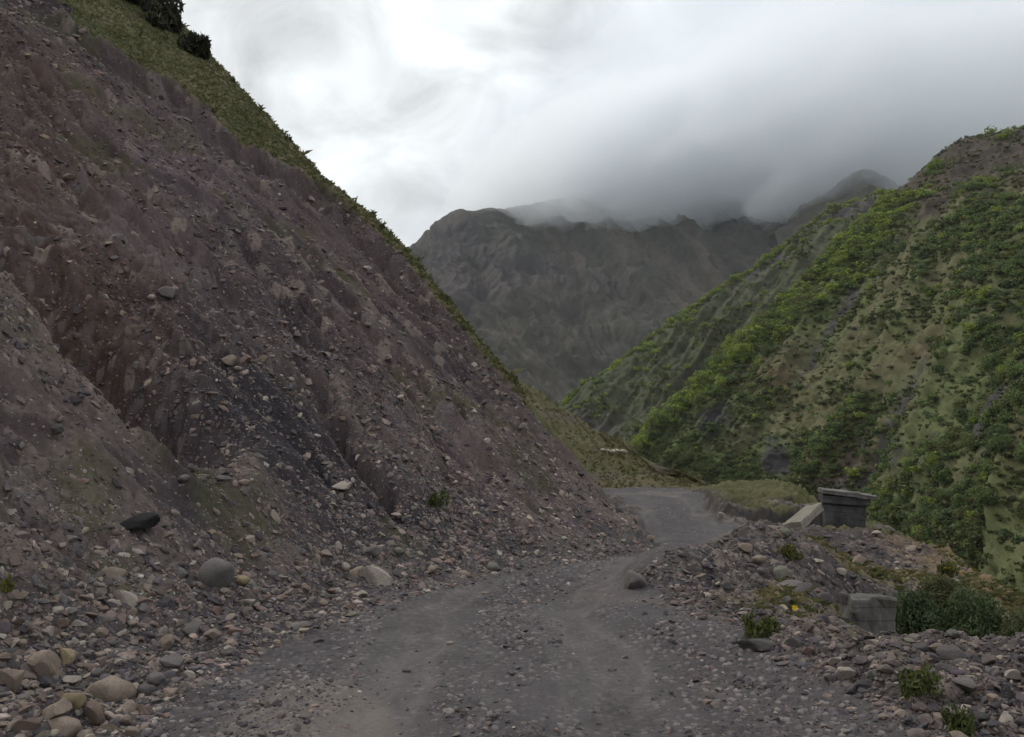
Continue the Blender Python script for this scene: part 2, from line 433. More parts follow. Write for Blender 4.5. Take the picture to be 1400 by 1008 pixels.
    cr = mix(cr, one * c3(.17, .145, .12), sstep(.58, .75, fbm(x * .7, y * .35, 201, 3)) * .5)
    gst = mix(one * c3(.075, .068, .075), one * c3(.24, .21, .20), np.modf(i3 * 5.7)[0] ** 2)
    cr = mix(cr, gst, sstep(.3, .7, st3) * (.25 + .6 * loose))
    # ground
    cg = mix(one * c3(.044, .038, .039), one * c3(.075, .064, .060), sstep(.35, .65, n1))
    cg = cg * (.75 + .5 * cn2)[..., None]
    cg = mix(cg, stone_like(i1, c3, one, mix), sstep(.2, .6, st1) * .7 * rub)
    cg = mix(cg, st2c, sstep(.3, .7, st2) * .6)
    ggreen = sstep(.50, .62, fbm(x * .45 + 3, y * .45 + 1, 211, 4)) * sstep(.2, 1.2, rsd) * .75
    farg = sstep(24, 27, y) * sstep(.0, .7, rsd) * (x > 4) * .9
    ravg = sstep(.0, 1.0, rav) * .8
    gully = sstep(-.45, -1.0, g) * .8
    green = np.maximum(np.maximum(ggreen, farg), np.maximum(ravg, gully))
    gcol = mix(one * c3(.10, .098, .036), one * c3(.15, .125, .06), sstep(.35, .65, n2))
    gcol = np.where((y > 20)[..., None], gcol * c3(.60, .68, .62), gcol) * (.6 + .8 * n1)[..., None]
    cg = mix(cg, gcol, green)
    cg = mix(cg, one * c3(.042, .037, .038), np.clip(sstep(-.7, -.1, fb) * sstep(.55, .2, fb + (n1 - .5) * 1.3 + (nb - .5) * .8) * (x > 5.4) * (x < 9.2), 0, 1) * .9 * (y > 20) * (y < 30))
    och = sstep(-2.2, -.4, -e) * sstep(1.8, .6, -e) * sstep(11, 13, y) * sstep(23, 19, y) * sstep(.35, .55, n1 * .6 + nb * .4)
    cg = mix(cg, one * c3(.165, .115, .066) * (.7 + .6 * n2)[..., None], np.clip(och, 0, 1) * .8)
    ir = inroad
    cflat = mix(cg, cr, ir)
    ch = mix(cr, ch, sstep(.15, 1.0, t + (n1 - .5) * .9 + (n2 - .5) * .4))
    f = sstep(-.06, .06, dlt)
    c = mix(cflat, ch, f)
    region = np.where(isl, 2, np.where(rsd < 0, 1, 0))
    return z, c.astype(np.float32), region, dict(grass=gstrip * sstep(.4, 0, u) * isl, green=green * (~isl), rsd=rsd, rd=rd, zr=zr, fan=fan, sw=sw, t=t, u=u, v=v)

def stone_like(i, c3, one, mix):
    return mix(one * c3(.11, .098, .095), one * c3(.24, .20, .17), np.modf(i * 6.1)[0])

# anchors for the hollow (dark wall) and the pale debris fan in front of it
_hol = solve_face(150, 500); HOLLOW = _hol
HDIR = (-0.97, 0.24)
FANL = [solve_face(*q)[:2] for q in ((-120, 400), (0, 452), (90, 480), (150, 535), (200, 592), (265, 635), (345, 672))]

def build_polar():
    fine = np.radians(np.arange(-37.5, 37.5001, 0.062))
    l = np.radians(np.concatenate([np.arange(-180, -60, 3.0), np.arange(-60, -37.6, 0.5)]))
    rr_ = np.radians(np.concatenate([np.arange(38, 60, 0.5), np.arange(60, 180.1, 3.0)]))
    az = np.concatenate([l, fine, rr_])
    lr = np.concatenate([np.log(np.geomspace(0.25, 3.0, 60))[:-1], np.arange(math.log(3.0), math.log(62), 0.0024), np.log(np.geomspace(62, 120, 24))])
    R = np.exp(lr)
    A, RR = np.meshgrid(az, R)
    X, Y = RR * np.sin(A), RR * np.cos(A)
    Z = np.empty_like(X); C = np.empty(X.shape + (3,), np.float32); REG = np.empty(X.shape, int); aux = {}
    step = 120
    for i in range(0, len(R), step):
        sl = slice(i, i + step)
        z, c, rg, ax = terrain(X[sl], Y[sl])
        Z[sl], C[sl], REG[sl] = z, c, rg
        for k_, v_ in ax.items():
            aux.setdefault(k_, []).append(np.asarray(v_, np.float32))
    aux = {k_: np.concatenate(v_) for k_, v_ in aux.items()}
    return az, lr, X, Y, Z, C, REG, aux

RILLS = [([tuple(solve_face(*q)[:2]) for q in pl], dp, wd) for pl, dp, wd in ((((425, 530), (465, 595), (505, 655), (548, 712)), .42, .16), (((560, 560), (610, 640), (660, 705)), .22, .14), (((640, 590), (700, 665), (745, 715)), .20, .12), (((330, 330), (400, 440), (450, 520)), .30, .22), (((480, 420), (540, 500), (585, 565)), .25, .18))]
ZRED = [(solve_face(*q), w_) for q, w_ in (((140, 430), 1.0), ((170, 540), .8), ((110, 340), 1.3), ((60, 220), 2.0), ((40, 90), 3.0), ((160, 300), 1.6))]
ZDARK = [(solve_face(*q), w_) for q, w_ in (((500, 735), .8), ((570, 728), .9), ((640, 738), .8), ((400, 610), .9), ((250, 690), .7), ((430, 680), .8), ((350, 560), .9))]
ZLIGHT = [(solve_face(*q), w_) for q, w_ in (((230, 160), 2.6), ((280, 260), 2.4), ((210, 330), 1.5), ((640, 610), 1.6), ((760, 690), 1.4), ((560, 640), 1.2), ((700, 650), 1.4))]
AZ, LR, GX, GY, GZ, GC, GREG, AUX = build_polar()
nr, na = GX.shape
V = np.stack([GX, GY, GZ], -1).reshape(-1, 3)
C = GC.reshape(-1, 3)
ii = (np.arange(nr - 1)[:, None] * na + np.arange(na - 1)[None, :])
quads = np.stack([ii, ii + 1, ii + na + 1, ii + na], -1).reshape(-1, 4)
qreg = GREG[:-1, :-1].reshape(-1)
for rid, nm, mt, lab, cat in ((2, 'hillside', M_SOIL, 'steep raw scree slope with a strip of turf along its crest, left of the road', 'hillside'),
                              (1, 'road', M_ROAD, 'grey gravel mountain road bending right then left behind the scree slope', 'road'),
                              (0, 'ground', M_GROUND, 'stony verge and bank between the road and the ravine', 'ground')):
    me = sub_mesh(nm, V, quads[qreg == rid], C, mt, smooth=(rid != 2) or True)
    tag(new_obj(nm, me), lab, cat, kind='structure')

def grid_at(x, y, arr):
    a = np.arctan2(x, y); l = np.log(np.maximum(np.hypot(x, y), .26))
    fi = np.interp(a, AZ, np.arange(na)); fj = np.interp(l, LR, np.arange(nr))
    i0 = np.clip(fi.astype(int), 0, na - 2); j0 = np.clip(fj.astype(int), 0, nr - 2)
    fi, fj = fi - i0, fj - j0
    return (arr[j0, i0] * (1 - fi) * (1 - fj) + arr[j0, i0 + 1] * fi * (1 - fj) + arr[j0 + 1, i0] * (1 - fi) * fj + arr[j0 + 1, i0 + 1] * fi * fj)

def hgt(x, y):
    return grid_at(np.asarray(x, float), np.asarray(y, float), GZ)

def normal_at(x, y, h=0.15):
    dx = (hgt(x + h, y) - hgt(x - h, y)) / (2 * h); dy = (hgt(x, y + h) - hgt(x, y - h)) / (2 * h)
    n = np.stack([-dx, -dy, np.ones_like(dx)], -1)
    return n / np.linalg.norm(n, axis=-1, keepdims=True)

# elevation of each grid point and running maximum along each azimuth: what the camera can see
_rad = np.exp(LR)[:, None]
ELEV = (GZ - CAM_H) / _rad
RUNMAX = np.maximum.accumulate(ELEV, axis=0)

def hit(px, py):
    """first terrain point under a picture position"""
    a, b = ray(px, py)
    az = math.atan2(a, 1.0); sc = math.hypot(a, 1.0)
    i = int(np.clip(np.searchsorted(AZ, az), 0, na - 1))
    ok = np.nonzero(RUNMAX[:, i] >= b / sc)[0]
    ok = ok[ok > 20]
    j = ok[0] if len(ok) else nr - 30
    r = math.exp(LR[j])
    x, y = r * math.sin(az), r * math.cos(az)
    return np.array((x, y, float(hgt(x, y))))

def visible(x, y, z, tol=0.02):
    a = np.arctan2(x, y); r = np.hypot(x, y)
    fi = np.clip(np.interp(a, AZ, np.arange(na)).astype(int), 0, na - 1)
    fj = np.clip(np.interp(np.log(r), LR, np.arange(nr)).astype(int) - 3, 0, nr - 1)
    return (z - CAM_H) / r >= RUNMAX[fj, fi] - tol

def project(p):
    x, y, z = p[..., 0], p[..., 1], p[..., 2] - CAM_H
    f = y * CP + z * SP; u_ = -y * SP + z * CP
    return CX + F_PX * x / f, CY - F_PX * u_ / f, f

# ------------------------------------------------------------------ lofted hills
def catmull(Pn, n):
    Pn = np.asarray(Pn, float)
    k = len(Pn)
    ext = np.concatenate([[2 * Pn[0] - Pn[1]], Pn, [2 * Pn[-1] - Pn[-2]]])
    t = np.linspace(0, k - 1, n); i = np.clip(t.astype(int), 0, k - 2); f = t - i
    sh = (n,) + (1,) * (Pn.ndim - 1)
    f = f.reshape(sh)
    p0, p1, p2, p3 = ext[i], ext[i + 1], ext[i + 2], ext[i + 3]
    return 0.5 * ((2 * p1) + (-p0 + p2) * f + (2 * p0 - 5 * p1 + 4 * p2 - p3) * f ** 2 + (-p0 + 3 * p1 - 3 * p2 + p3) * f ** 3)

def loft(rows, nu, nv):
    rows = [catmull([P(*q) if len(q) == 3 and not isinstance(q, np.ndarray) else q for q in r], nu) for r in rows]
    return catmull(np.stack(rows), nv)          # (nv,nu,3)

def grid_normals(G):
    du = np.gradient(G, axis=1); dv = np.gradient(G, axis=0)
    n = np.cross(du, dv); n /= np.linalg.norm(n, axis=-1, keepdims=True) + 1e-9
    return np.where(n[..., 2:3] < 0, -n, n)

def grid_mesh(name, G, col, mat):
    nv, nu = G.shape[:2]
    i = (np.arange(nv - 1)[:, None] * nu + np.arange(nu - 1)[None, :])
    q = np.stack([i, i + 1, i + nu + 1, i + nu], -1).reshape(-1, 4)
    return mesh_np(name, G.reshape(-1, 3), q, col.reshape(-1, 3), True, mat)

def c3(*c): return np.array(c, np.float32)
def mixc(a, b, f): return a + (b - a) * np.asarray(f, np.float32)[..., None]
def behind(row, off):
    return [P(*q) + np.array(off, float) for q in row]

# grassy spur beyond the bend
crest = [(560, 440, 92), (610, 468, 86), (660, 497, 80), (700, 520, 76), (735, 537, 71), (762, 557, 67), (795, 576, 64), (830, 600, 59), (858, 613, 56), (895, 642, 51), (935, 657, 47.5), (970, 669, 45), (1005, 684, 43.5)]
foot = [(560, 672, 44), (610, 670, 43), (660, 669, 42.5), (700, 668, 42.3), (740, 668, 42.3), (775, 667, 42.6), (805, 667, 43), (838, 666, 43.2), (868, 667, 43), (900, 668.5, 42.6), (935, 670.5, 42.2), (975, 673.5, 41.5), (1012, 694, 41)]
mid1 = [P(*a) * .38 + P(*b) * .62 + np.array((0, 0, .15)) for a, b in zip(crest, foot)]
mid2 = [P(*a) * .72 + P(*b) * .28 + np.array((0, 0, .25)) for a, b in zip(crest, foot)]
low = [P(*b) + np.array((0, -.5, -.6)) for b in foot]
back = behind(crest, (6, 8, -7)); back2 = behind(crest, (16, 22, -26))
G = loft([low, [P(*b) for b in foot], mid1, mid2, [P(*q) for q in crest], back, back2], 420, 260)
nrm = grid_normals(G)
fade = sstep(0.02, .35, np.linspace(0, 1, 260))[:, None]
a_ = fbm3(G, 6, 5, 5); b_ = fbm3(G, 1.2, 6, 3)
uu = np.linspace(0, 60, 420)[None, :] + 0 * a_; vv = np.linspace(0, 1, 260)[:, None] + 0 * a_
gul = fbm(uu * .28 + 6 * vv + a_ * 2, vv * 1.2, 33, 4, .5, True)
G = G + nrm * ((a_ - .5) * 1.1 + (b_ - .5) * .4 + (gul - .6) * .8)[..., None] * fade[..., None] * np.where(vv > .62, .45, 1)[..., None]
SPUR = G
col = mixc(np.ones(G.shape) * c3(.082, .076, .038), np.ones(G.shape) * c3(.112, .095, .055), sstep(.4, .62, a_))
col = mixc(col, np.ones(G.shape) * c3(.085, .095, .032), sstep(.45, .65, fbm3(G, 9, 9, 3)))
ero = sstep(.40, .28, gul) * .8 + sstep(.62, .75, fbm3(G, 5, 19, 4)) * .7
col = mixc(col, np.ones(G.shape) * c3(.085, .068, .062), np.clip(ero, 0, .85))
tag(new_obj('grassy_hill', grid_mesh('grassy_hill', G, col, M_SPUR)), 'low grassy spur with eroded earth ribs beyond the road bend', 'hill', kind='structure')

# wooded hillside on the right: front spur
crest = [(1560, 150, 345), (1480, 160, 340), (1400, 175, 332), (1350, 182, 326), (1305, 193, 318), (1262, 228, 308), (1222, 262, 302), (1180, 305, 296), (1140, 340, 291), (1100, 380, 286), (1060, 418, 282),
         (1020, 455, 277), (985, 492, 272), (950, 535, 266), (915, 575, 262), (885, 610, 258), (850, 640, 255)]
foot = [(1680, 1000, 62), (1580, 960, 70), (1500, 920, 80), (1440, 890, 92), (1390, 860, 104), (1345, 830, 118), (1300, 800, 134), (1255, 775, 150), (1215, 760, 165), (1170, 745, 180), (1130, 735, 194),
        (1090, 725, 206), (1050, 716, 216), (1010, 706, 224), (970, 700, 230), (925, 700, 234), (880, 705, 236)]
def lerp_row(a, b, f, bul=(0, 0, 0)):
    return [P(*p) * (1 - f) + P(*q) * f + np.array(bul, float) for p, q in zip(a, b)]
G = loft([lerp_row(crest, foot, 1), lerp_row(crest, foot, .75, (0, 0, 1)), lerp_row(crest, foot, .5, (0, 0, 3)), lerp_row(crest, foot, .25, (0, 0, 3)), lerp_row(crest, foot, 0),
          behind(crest, (-2, 14, -16)), behind(crest, (-5, 60, -80))], 560, 420)
nrm = grid_normals(G)
vv = np.linspace(0, 1, 420)[:, None] + np.zeros(G.shape[:2]); uu = np.linspace(0, 1, 560)[None, :] + np.zeros(G.shape[:2])
a_ = fbm3(G, 55, 15, 5); b_ = fbm3(G, 12, 16, 4)
qq = uu + 1.14 * vv
gul = fbm(qq * 6.5 + a_ * 1.0, vv * 1.3 + 3, 43, 4, .5, True)
damp = 1 - .8 * np.exp(-((vv - .667) / .07) ** 2)
G = G + nrm * (((a_ - .5) * 14 + (b_ - .5) * 6 + (fbm3(G, 5, 18, 4, .65) - .5) * 4.5 + (gul - .62) * 9) * damp)[..., None]
HILL = G; HILL_A, HILL_B, HILL_G, HILL_V, HILL_U = a_, b_, gul, vv, uu
rock_top = sstep(.36, .47, vv + (b_ - .5) * .25) * sstep(.44, .30, uu + (a_ - .5) * .3)
HILL_TOP = rock_top
one = np.ones(G.shape)
col = mixc(one * c3(.086, .096, .042), one * c3(.094, .090, .048), sstep(.42, .6, a_))
col = mixc(col, one * c3(.080, .100, .038), sstep(.42, .6, b_))
scar = sstep(.45, .30, gul) * sstep(.45, .6, fbm3(G, 40, 23, 4) + .1)
col = mixc(col, one * c3(.060, .054, .056), np.clip(scar * 1.3, 0, .9))
col = mixc(col, one * c3(.115, .078, .052), np.clip(sstep(.64, .74, fbm3(G, 26, 29, 4)) * .45 + sstep(.30, .08, uu) * sstep(.3, .1, vv) * .6, 0, 1))
col = mixc(col, one * c3(.056, .046, .036), rock_top)
def scars(G, pts):
    m = 0
    for px, py, d, w_ in pts:
        c_ = P(px, py, d); m = m + np.exp(-((((G - c_) * np.array((1, .55, .75))) ** 2).sum(-1)) / w_ ** 2)
    return sstep(.35, .75, m + (fbm3(G, 6, 88, 4) - .5) * .9)
HILL_SCAR = scars(G, ((1205, 600, 175, 6), (1185, 640, 172, 5.5), (965, 595, 252, 7), (985, 575, 256, 6), (1290, 665, 135, 6), (1060, 640, 225, 6), (1010, 520, 268, 7), (1130, 420, 280, 8), (1340, 560, 150, 5)))
col = mixc(col, one * c3(.046, .042, .046), HILL_SCAR * .95)
col = col * (.6 + .8 * fbm3(G, 3.0, 79, 3, .7))[..., None]
HILL_COL = col
tag(new_obj('wooded_hill', grid_mesh('wooded_hill', G, col, M_HILL)), 'steep bushy hillside across the ravine on the right, brown rock on its top', 'hillside', kind='structure')

# second spur behind it
crest = [(1420, 250, 500), (1300, 262, 490), (1215, 268, 480), (1165, 282, 472), (1120, 303, 464), (1060, 345, 452), (1000, 388, 440), (960, 415, 434), (915, 450, 428), (870, 488, 420), (825, 522, 414), (778, 552, 408), (735, 600, 402), (690, 640, 398)]
foot = [(1420, 420, 360), (1300, 440, 350), (1215, 450, 345), (1165, 470, 342), (1120, 500, 340), (1060, 560, 336), (1010, 600, 333), (970, 625, 330), (930, 650, 328), (890, 680, 325), (850, 690, 322), (805, 700, 318), (755, 705, 315), (700, 705, 312)]
G = loft([lerp_row(crest, foot, 1), lerp_row(crest, foot, .66), lerp_row(crest, foot, .33, (0, 0, 3)), lerp_row(crest, foot, 0), behind(crest, (-4, 30, -25)), behind(crest, (-10, 110, -120))], 420, 260)
nrm = grid_normals(G)
vv = np.linspace(0, 1, 260)[:, None] + np.zeros(G.shape[:2]); uu = np.linspace(0, 1, 420)[None, :] + np.zeros(G.shape[:2])
a_ = fbm3(G, 60, 25, 5); b_ = fbm3(G, 14, 26, 5, .6)
gul = fbm((uu + .9 * vv) * 7 + a_, vv * 1.5, 53, 4, .5, True)
damp = 1 - .75 * np.exp(-((vv - .6) / .08) ** 2)
G = G + nrm * (((a_ - .5) * 22 + (b_ - .5) * 12 + (gul - .62) * 12) * damp)[..., None]
BSPUR = G; BS_V, BS_U, BS_A, BS_B = vv, uu, a_, b_
one = np.ones(G.shape)
col = mixc(one * c3(.040, .036, .039), one * c3(.062, .055, .052), sstep(.4, .6, b_))
near_c = np.exp(-((vv - .61) / .035) ** 2)
col = mixc(col, one * c3(.075, .095, .028), np.clip(near_c * 1.1 + sstep(.54, .68, a_) * .4, 0, 1))
col = col * (.6 + .8 * fbm3(G, 4.0, 79, 3, .7))[..., None]
tag(new_obj('back_hill', grid_mesh('back_hill', G, col, M_HILL)), 'dark rocky spur with green shrubs along its crest, behind the bushy hillside', 'hillside', kind='structure')

# knoll peeping over the ridge into the mist
crest = [(1060, 320, 1120), (1100, 288, 1115), (1130, 264, 1110), (1158, 243, 1105), (1186, 233, 1100), (1212, 242, 1100), (1240, 262, 1102), (1300, 300, 1106), (1380, 330, 1110)]
foot = [(1060, 470, 820), (1100, 470, 820), (1135, 470, 820), (1162, 470, 820), (1190, 470, 820), (1212, 470, 820), (1240, 470, 820), (1300, 470, 820), (1380, 470, 820)]
G = loft([lerp_row(crest, foot, 1), lerp_row(crest, foot, .5), lerp_row(crest, foot, 0), behind(crest, (0, 60, -40)), behind(crest, (0, 200, -200))], 180, 140)
nrm = grid_normals(G); a_ = fbm3(G, 60, 35, 5)
G = G + nrm * ((a_ - .5) * 30 + (fbm3(G, 16, 36, 4) - .5) * 12)[..., None]
one = np.ones(G.shape)
col = mixc(one * c3(.055, .050, .046), one * c3(.065, .064, .045), sstep(.45, .6, a_))
col = col * (.6 + .8 * fbm3(G, 9.0, 79, 4, .7))[..., None]
tag(new_obj('misty_knoll', grid_mesh('misty_knoll', G, col, M_HILL)), 'small rounded knoll just showing over the right ridge at the edge of the mist', 'hill', kind='structure')

# far mountain
crest = [(380, 430, 1330), (450, 395, 1330), (520, 358, 1325), (556, 336, 1310), (590, 312, 1290), (612, 296, 1275), (630, 289, 1262), (652, 291, 1280), (690, 284, 1340), (740, 277, 1400), (790, 268, 1430), (850, 252, 1440), (910, 236, 1440),
         (970, 218, 1450), (1040, 202, 1470), (1110, 196, 1480), (1180, 204, 1480), (1260, 215, 1480), (1360, 230, 1480), (1480, 240, 1480)]
foot = [(380, 640, 760), (450, 640, 750), (520, 640, 740), (556, 640, 735), (590, 640, 730), (612, 640, 725), (630, 640, 722), (655, 640, 720), (690, 640, 715), (735, 640, 712), (780, 640, 710), (830, 640, 712), (885, 640, 716),
        (940, 640, 722), (1000, 640, 730), (1070, 640, 740), (1150, 640, 750), (1240, 640, 760), (1350, 640, 770), (1480, 640, 780)]
rows = [lerp_row(crest, foot, 1), lerp_row(crest, foot, .75, (0, 0, -10)), lerp_row(crest, foot, .5, (0, 0, -18)), lerp_row(crest, foot, .25, (0, 0, -14)), lerp_row(crest, foot, 0), behind(crest, (0, 120, -70)), behind(crest, (0, 500, -420))]
G = loft(rows, 760, 520)
nrm = grid_normals(G)
vv = np.linspace(0, 1, 520)[:, None] + np.zeros(G.shape[:2])
px_, py_, _ = project(G)
a_ = fbm3(G, 260, 65, 6); b_ = fbm3(G, 45, 66, 5); d_ = fbm3(G, 14, 67, 3)
hx_ = G[..., 0] / 135.0 + vv * 2.2 + a_ * .9
gul = fbm(hx_, vv * 1.3 + 1, 73, 5, .5, True)
damp = 1 - .85 * np.exp(-((vv - .667) / .08) ** 2)
up = sstep(0, .2, vv)
G = G + nrm * (((a_ - .5) * 95 + (b_ - .5) * 20 + (d_ - .5) * 8 + (gul - .62) * 105 + (fbm(hx_ * 5 + a_ * 2, vv * 3, 74, 4, .55, True) - .6) * 26) * damp * up)[..., None]
one = np.ones(G.shape)
col = mixc(one * c3(.038, .035, .038), one * c3(.058, .050, .047), sstep(.42, .6, b_))
col = mixc(col, one * c3(.046, .047, .038), sstep(.42, .60, fbm3(G, 180, 68, 4)) * .85)
streak = sstep(.60, .74, fbm(G[..., 0] / 34.0 + vv * 8 + a_ * 4, vv * 1.6, 83, 4, .55, True)) * sstep(.45, .6, fbm3(G, 150, 69, 3))
col = mixc(col, one * c3(.092, .078, .064), streak * .6)
col = mixc(col, one * c3(.046, .043, .045), sstep(.42, .30, gul) * .7)
tag(new_obj('mountain', grid_mesh('mountain', G, col, M_MOUNT)), 'dark gullied mountain with its summit lost in low cloud', 'mountain', kind='structure')

# valley floor far below, out to the horizon
g1 = np.linspace(-1, 1, 60); gx, gy = np.meshgrid(np.sign(g1) * np.abs(g1) ** 3 * 6000, np.sign(g1) * np.abs(g1) ** 3 * 6000)
Gv = np.stack([gx, gy, np.full_like(gx, -60.0) + (fbm(gx / 300, gy / 300, 5, 4) - .5) * 12], -1)
tag(new_obj('valley_floor', grid_mesh('valley_floor', Gv, np.ones(Gv.shape) * c3(.07, .075, .04), M_HILL)), 'valley floor under the ravine', 'ground', kind='structure')

# ------------------------------------------------------------------ stones
def ico(sub):
    import bmesh
    bm = bmesh.new(); bmesh.ops.create_icosphere(bm, subdivisions=sub, radius=1.0)
    v = np.array([q.co[:] for q in bm.verts]); bm.verts.index_update()
    f = np.array([[w.index for w in p.verts] for p in bm.faces]); bm.free()
    return v, f

def rock_shape(sub, seed, angular=True, aspect=(1, .8, .6)):
    r = np.random.default_rng(seed)
    v, f = ico(sub)
    v = v.copy()
    if angular:
        for _ in range(r.integers(6, 10)):
            n = r.normal(size=3); n /= np.linalg.norm(n); d = r.uniform(.28, .62)
            k = v @ n - d
            v = v - np.where(k > 0, k, 0)[:, None] * n * r.uniform(.85, 1.0)
    else:
        for _ in range(6):
            n = r.normal(size=3); n /= np.linalg.norm(n); d = r.uniform(.48, .82)
            k = v @ n - d
            v = v - np.where(k > 0, k, 0)[:, None] * n * .88
    if sub >= 2:
        off = r.uniform(0, 50)
        nn = vn3(v[:, 0] * 2.1 + off, v[:, 1] * 2.1, v[:, 2] * 2.1, seed) - .5
        n2 = vn3(v[:, 0] * 5.5 + off, v[:, 1] * 5.5, v[:, 2] * 5.5, seed + 3) - .5
        v = v * (1 + (.14 if angular else .22) * nn + .06 * n2)[:, None]
    v = v / np.abs(v).max(0) * np.array(aspect)
    return v, f

def rot_rand(r, n, tilt=3.14):
    q = r.normal(size=(n, 4)); q /= np.linalg.norm(q, axis=1, keepdims=True)
    w, x, y, z = q.T
    return np.stack([np.stack([1 - 2 * (y * y + z * z), 2 * (x * y - z * w), 2 * (x * z + y * w)], -1),
                     np.stack([2 * (x * y + z * w), 1 - 2 * (x * x + z * z), 2 * (y * z - x * w)], -1),
                     np.stack([2 * (x * z - y * w), 2 * (y * z + x * w), 1 - 2 * (x * x + y * y)], -1)], 1)

def frame_to(nrm):
    """rotation taking z to each normal"""
    z = nrm; ref = np.where(np.abs(z[:, 1:2]) < .9, np.array([[0., 1, 0]]), np.array([[1., 0, 0]]))
    x = np.cross(ref, z); x /= np.linalg.norm(x, axis=1, keepdims=True)
    y = np.cross(z, x)
    return np.stack([x, y, z], -1)

def rubble(name, pos, size, cols, sub, seed, label, flat=.55, mat=M_STONE):
    r = np.random.default_rng(seed)
    nvar = 14
    n = len(pos)
    nor = normal_at(pos[:, 0], pos[:, 1], .3)
    Rn = frame_to(nor)
    ang = r.uniform(0, 6.283, n)
    ca, sa = np.cos(ang), np.sin(ang); zz, oo = np.zeros(n), np.ones(n)
    Rz = np.stack([np.stack([ca, -sa, zz], -1), np.stack([sa, ca, zz], -1), np.stack([zz, zz, oo], -1)], 1)
    tl = r.normal(0, .35, (n, 2))
    Rx = np.stack([np.stack([oo, zz, zz], -1), np.stack([zz, np.cos(tl[:, 0]), -np.sin(tl[:, 0])], -1), np.stack([zz, np.sin(tl[:, 0]), np.cos(tl[:, 0])], -1)], 1)
    R = Rn @ Rz @ Rx
    VV, FF, CC = [], [], []; base = 0
    which = r.integers(0, nvar, n)
    for k in range(nvar):
        idx = np.nonzero(which == k)[0]
        if len(idx) == 0: continue
        v, f = rock_shape(sub, seed * 100 + k, k % 7 != 0, (1, r.uniform(.4, .85), r.uniform(flat * .5, flat * 1.3)))
        pv = np.einsum('nij,vj->nvi', R[idx], v) * size[idx, None, None] + pos[idx, None, :] + nor[idx, None, :] * (size[idx] * flat * .06)[:, None, None]
        VV.append(pv.reshape(-1, 3))
        FF.append((f[None] + (np.arange(len(idx)) * len(v))[:, None, None]).reshape(-1, 3) + base)
        CC.append(np.repeat(cols[idx], len(v), 0))
        base += len(idx) * len(v)
    me = mesh_np(name, np.concatenate(VV), np.concatenate(FF), np.concatenate(CC), False, mat)
    return tag(new_obj(name, me), label, name.split('.')[0].replace('_', ' '), kind='stuff')

STONE_COLS = np.array([(.092, .080, .080), (.130, .108, .098), (.185, .150, .125), (.25, .205, .17), (.068, .060, .064), (.150, .108, .092), (.31, .27, .235)], np.float32)
def stone_colours(r, n, p):
    c = STONE_COLS[r.choice(len(STONE_COLS), n, p=np.array(p) / sum(p))]
    return (c * r.uniform(.75, 1.25, (n, 1)) * (1 + r.normal(0, .03, (n, 3)))).astype(np.float32)

def scatter(r, n, rmin, rmax, a0, a1, keep):
    a = np.radians(r.uniform(a0, a1, n)); rr = np.exp(r.uniform(math.log(rmin), math.log(rmax), n))
    x, y = rr * np.sin(a), rr * np.cos(a)
    z = hgt(x, y)
    m = keep(x, y, rr) & visible(x, y, z + .05, .01)
    return np.stack([x, y, z], -1)[m]

def aux_at(x, y, k): return grid_at(x, y, AUX[k])

# --- small stones: hillside
r1 = np.random.default_rng(5)
def keep_hill(x, y, rr):
    t = aux_at(x, y, 't'); g = aux_at(x, y, 'grass'); u = aux_at(x, y, 'u')
    toe = np.exp(-((t - .5) / 1.4) ** 2)
    pr = .20 + .85 * toe + .45 * sstep(.50, .66, fbm(x * .5 + 4, y * .5, 131, 4)) * sstep(.45, .6, fbm(x * 1.6, y * 1.6, 5, 3) * .5 + .3) + .3 * np.exp(-((t - 2.5) / 2) ** 2) * (x > -1)
    pr = pr * np.clip(1 - .5 * aux_at(x, y, 'zr'), .2, 1) * (1 - .8 * aux_at(x, y, 'fan'))
    return (t > -.6) & (g < .3) & (u < -.05) & (r1.uniform(0, 1, x.shape) < pr)
p = scatter(r1, 240000, 3.2, 40, -37, 12, keep_hill)
d = np.linalg.norm(p, axis=1)
sz = np.clip(.014 + r1.pareto(2.2, len(p)) * .018, .016, .11) * (0.7 + .3 * np.clip(d / 14, 0, 1.5)) * .8
cl = stone_colours(r1, len(p), (3, 4, 3, 1.6, 2.5, 2.0, .5))
farther = d > 10
rubble('scree', p[~farther], sz[~farther], cl[~farther], 2, 51, 'loose broken stones lying on the near scree slope left of the road')
rubble('scree', p[farther], sz[farther], cl[farther], 1, 52, 'small broken stones covering the scree face further up and along the road')
def keep_up(x, y, rr):
    t = aux_at(x, y, 't'); g = aux_at(x, y, 'grass'); u = aux_at(x, y, 'u')
    pr = .28 + .6 * sstep(.50, .64, fbm(x * .45 + 4, y * .45, 131, 4)) + .35 * np.exp(-((t - 2.5) / 2.5) ** 2) * (x > -1.5)
    pr = pr * np.clip(1 - .25 * aux_at(x, y, 'zr'), .2, 1) * (1 - .85 * aux_at(x, y, 'fan'))
    pr = pr * (.35 + .95 * sstep(.38, .6, fbm(aux_at(x, y, 'sw') * .7, t * .16, 139, 4)))
    return (t > .3) & (g < .2) & (u < -.05) & (r1.uniform(0, 1, x.shape) < pr)
p = scatter(r1, 340000, 11, 44, -37, 12, keep_up)
sz = np.clip(.012 + r1.pareto(2.5, len(p)) * .016, .013, .11) * np.clip(np.hypot(p[:, 0], p[:, 1]) / 17, 1, 1.9)
cl = stone_colours(r1, len(p), (4, 4, 2.6, 1.0, 3, 2.4, .25)); zs = np.clip(aux_at(p[:, 0], p[:, 1], 'zr'), 0, 1)[:, None]
cl = (cl * (1 - zs) + cl * np.array((.88, .76, .69)) * zs).astype(np.float32)
rubble('scree', p, sz, cl, 1, 55, 'fine shaly debris over the upper scree face')
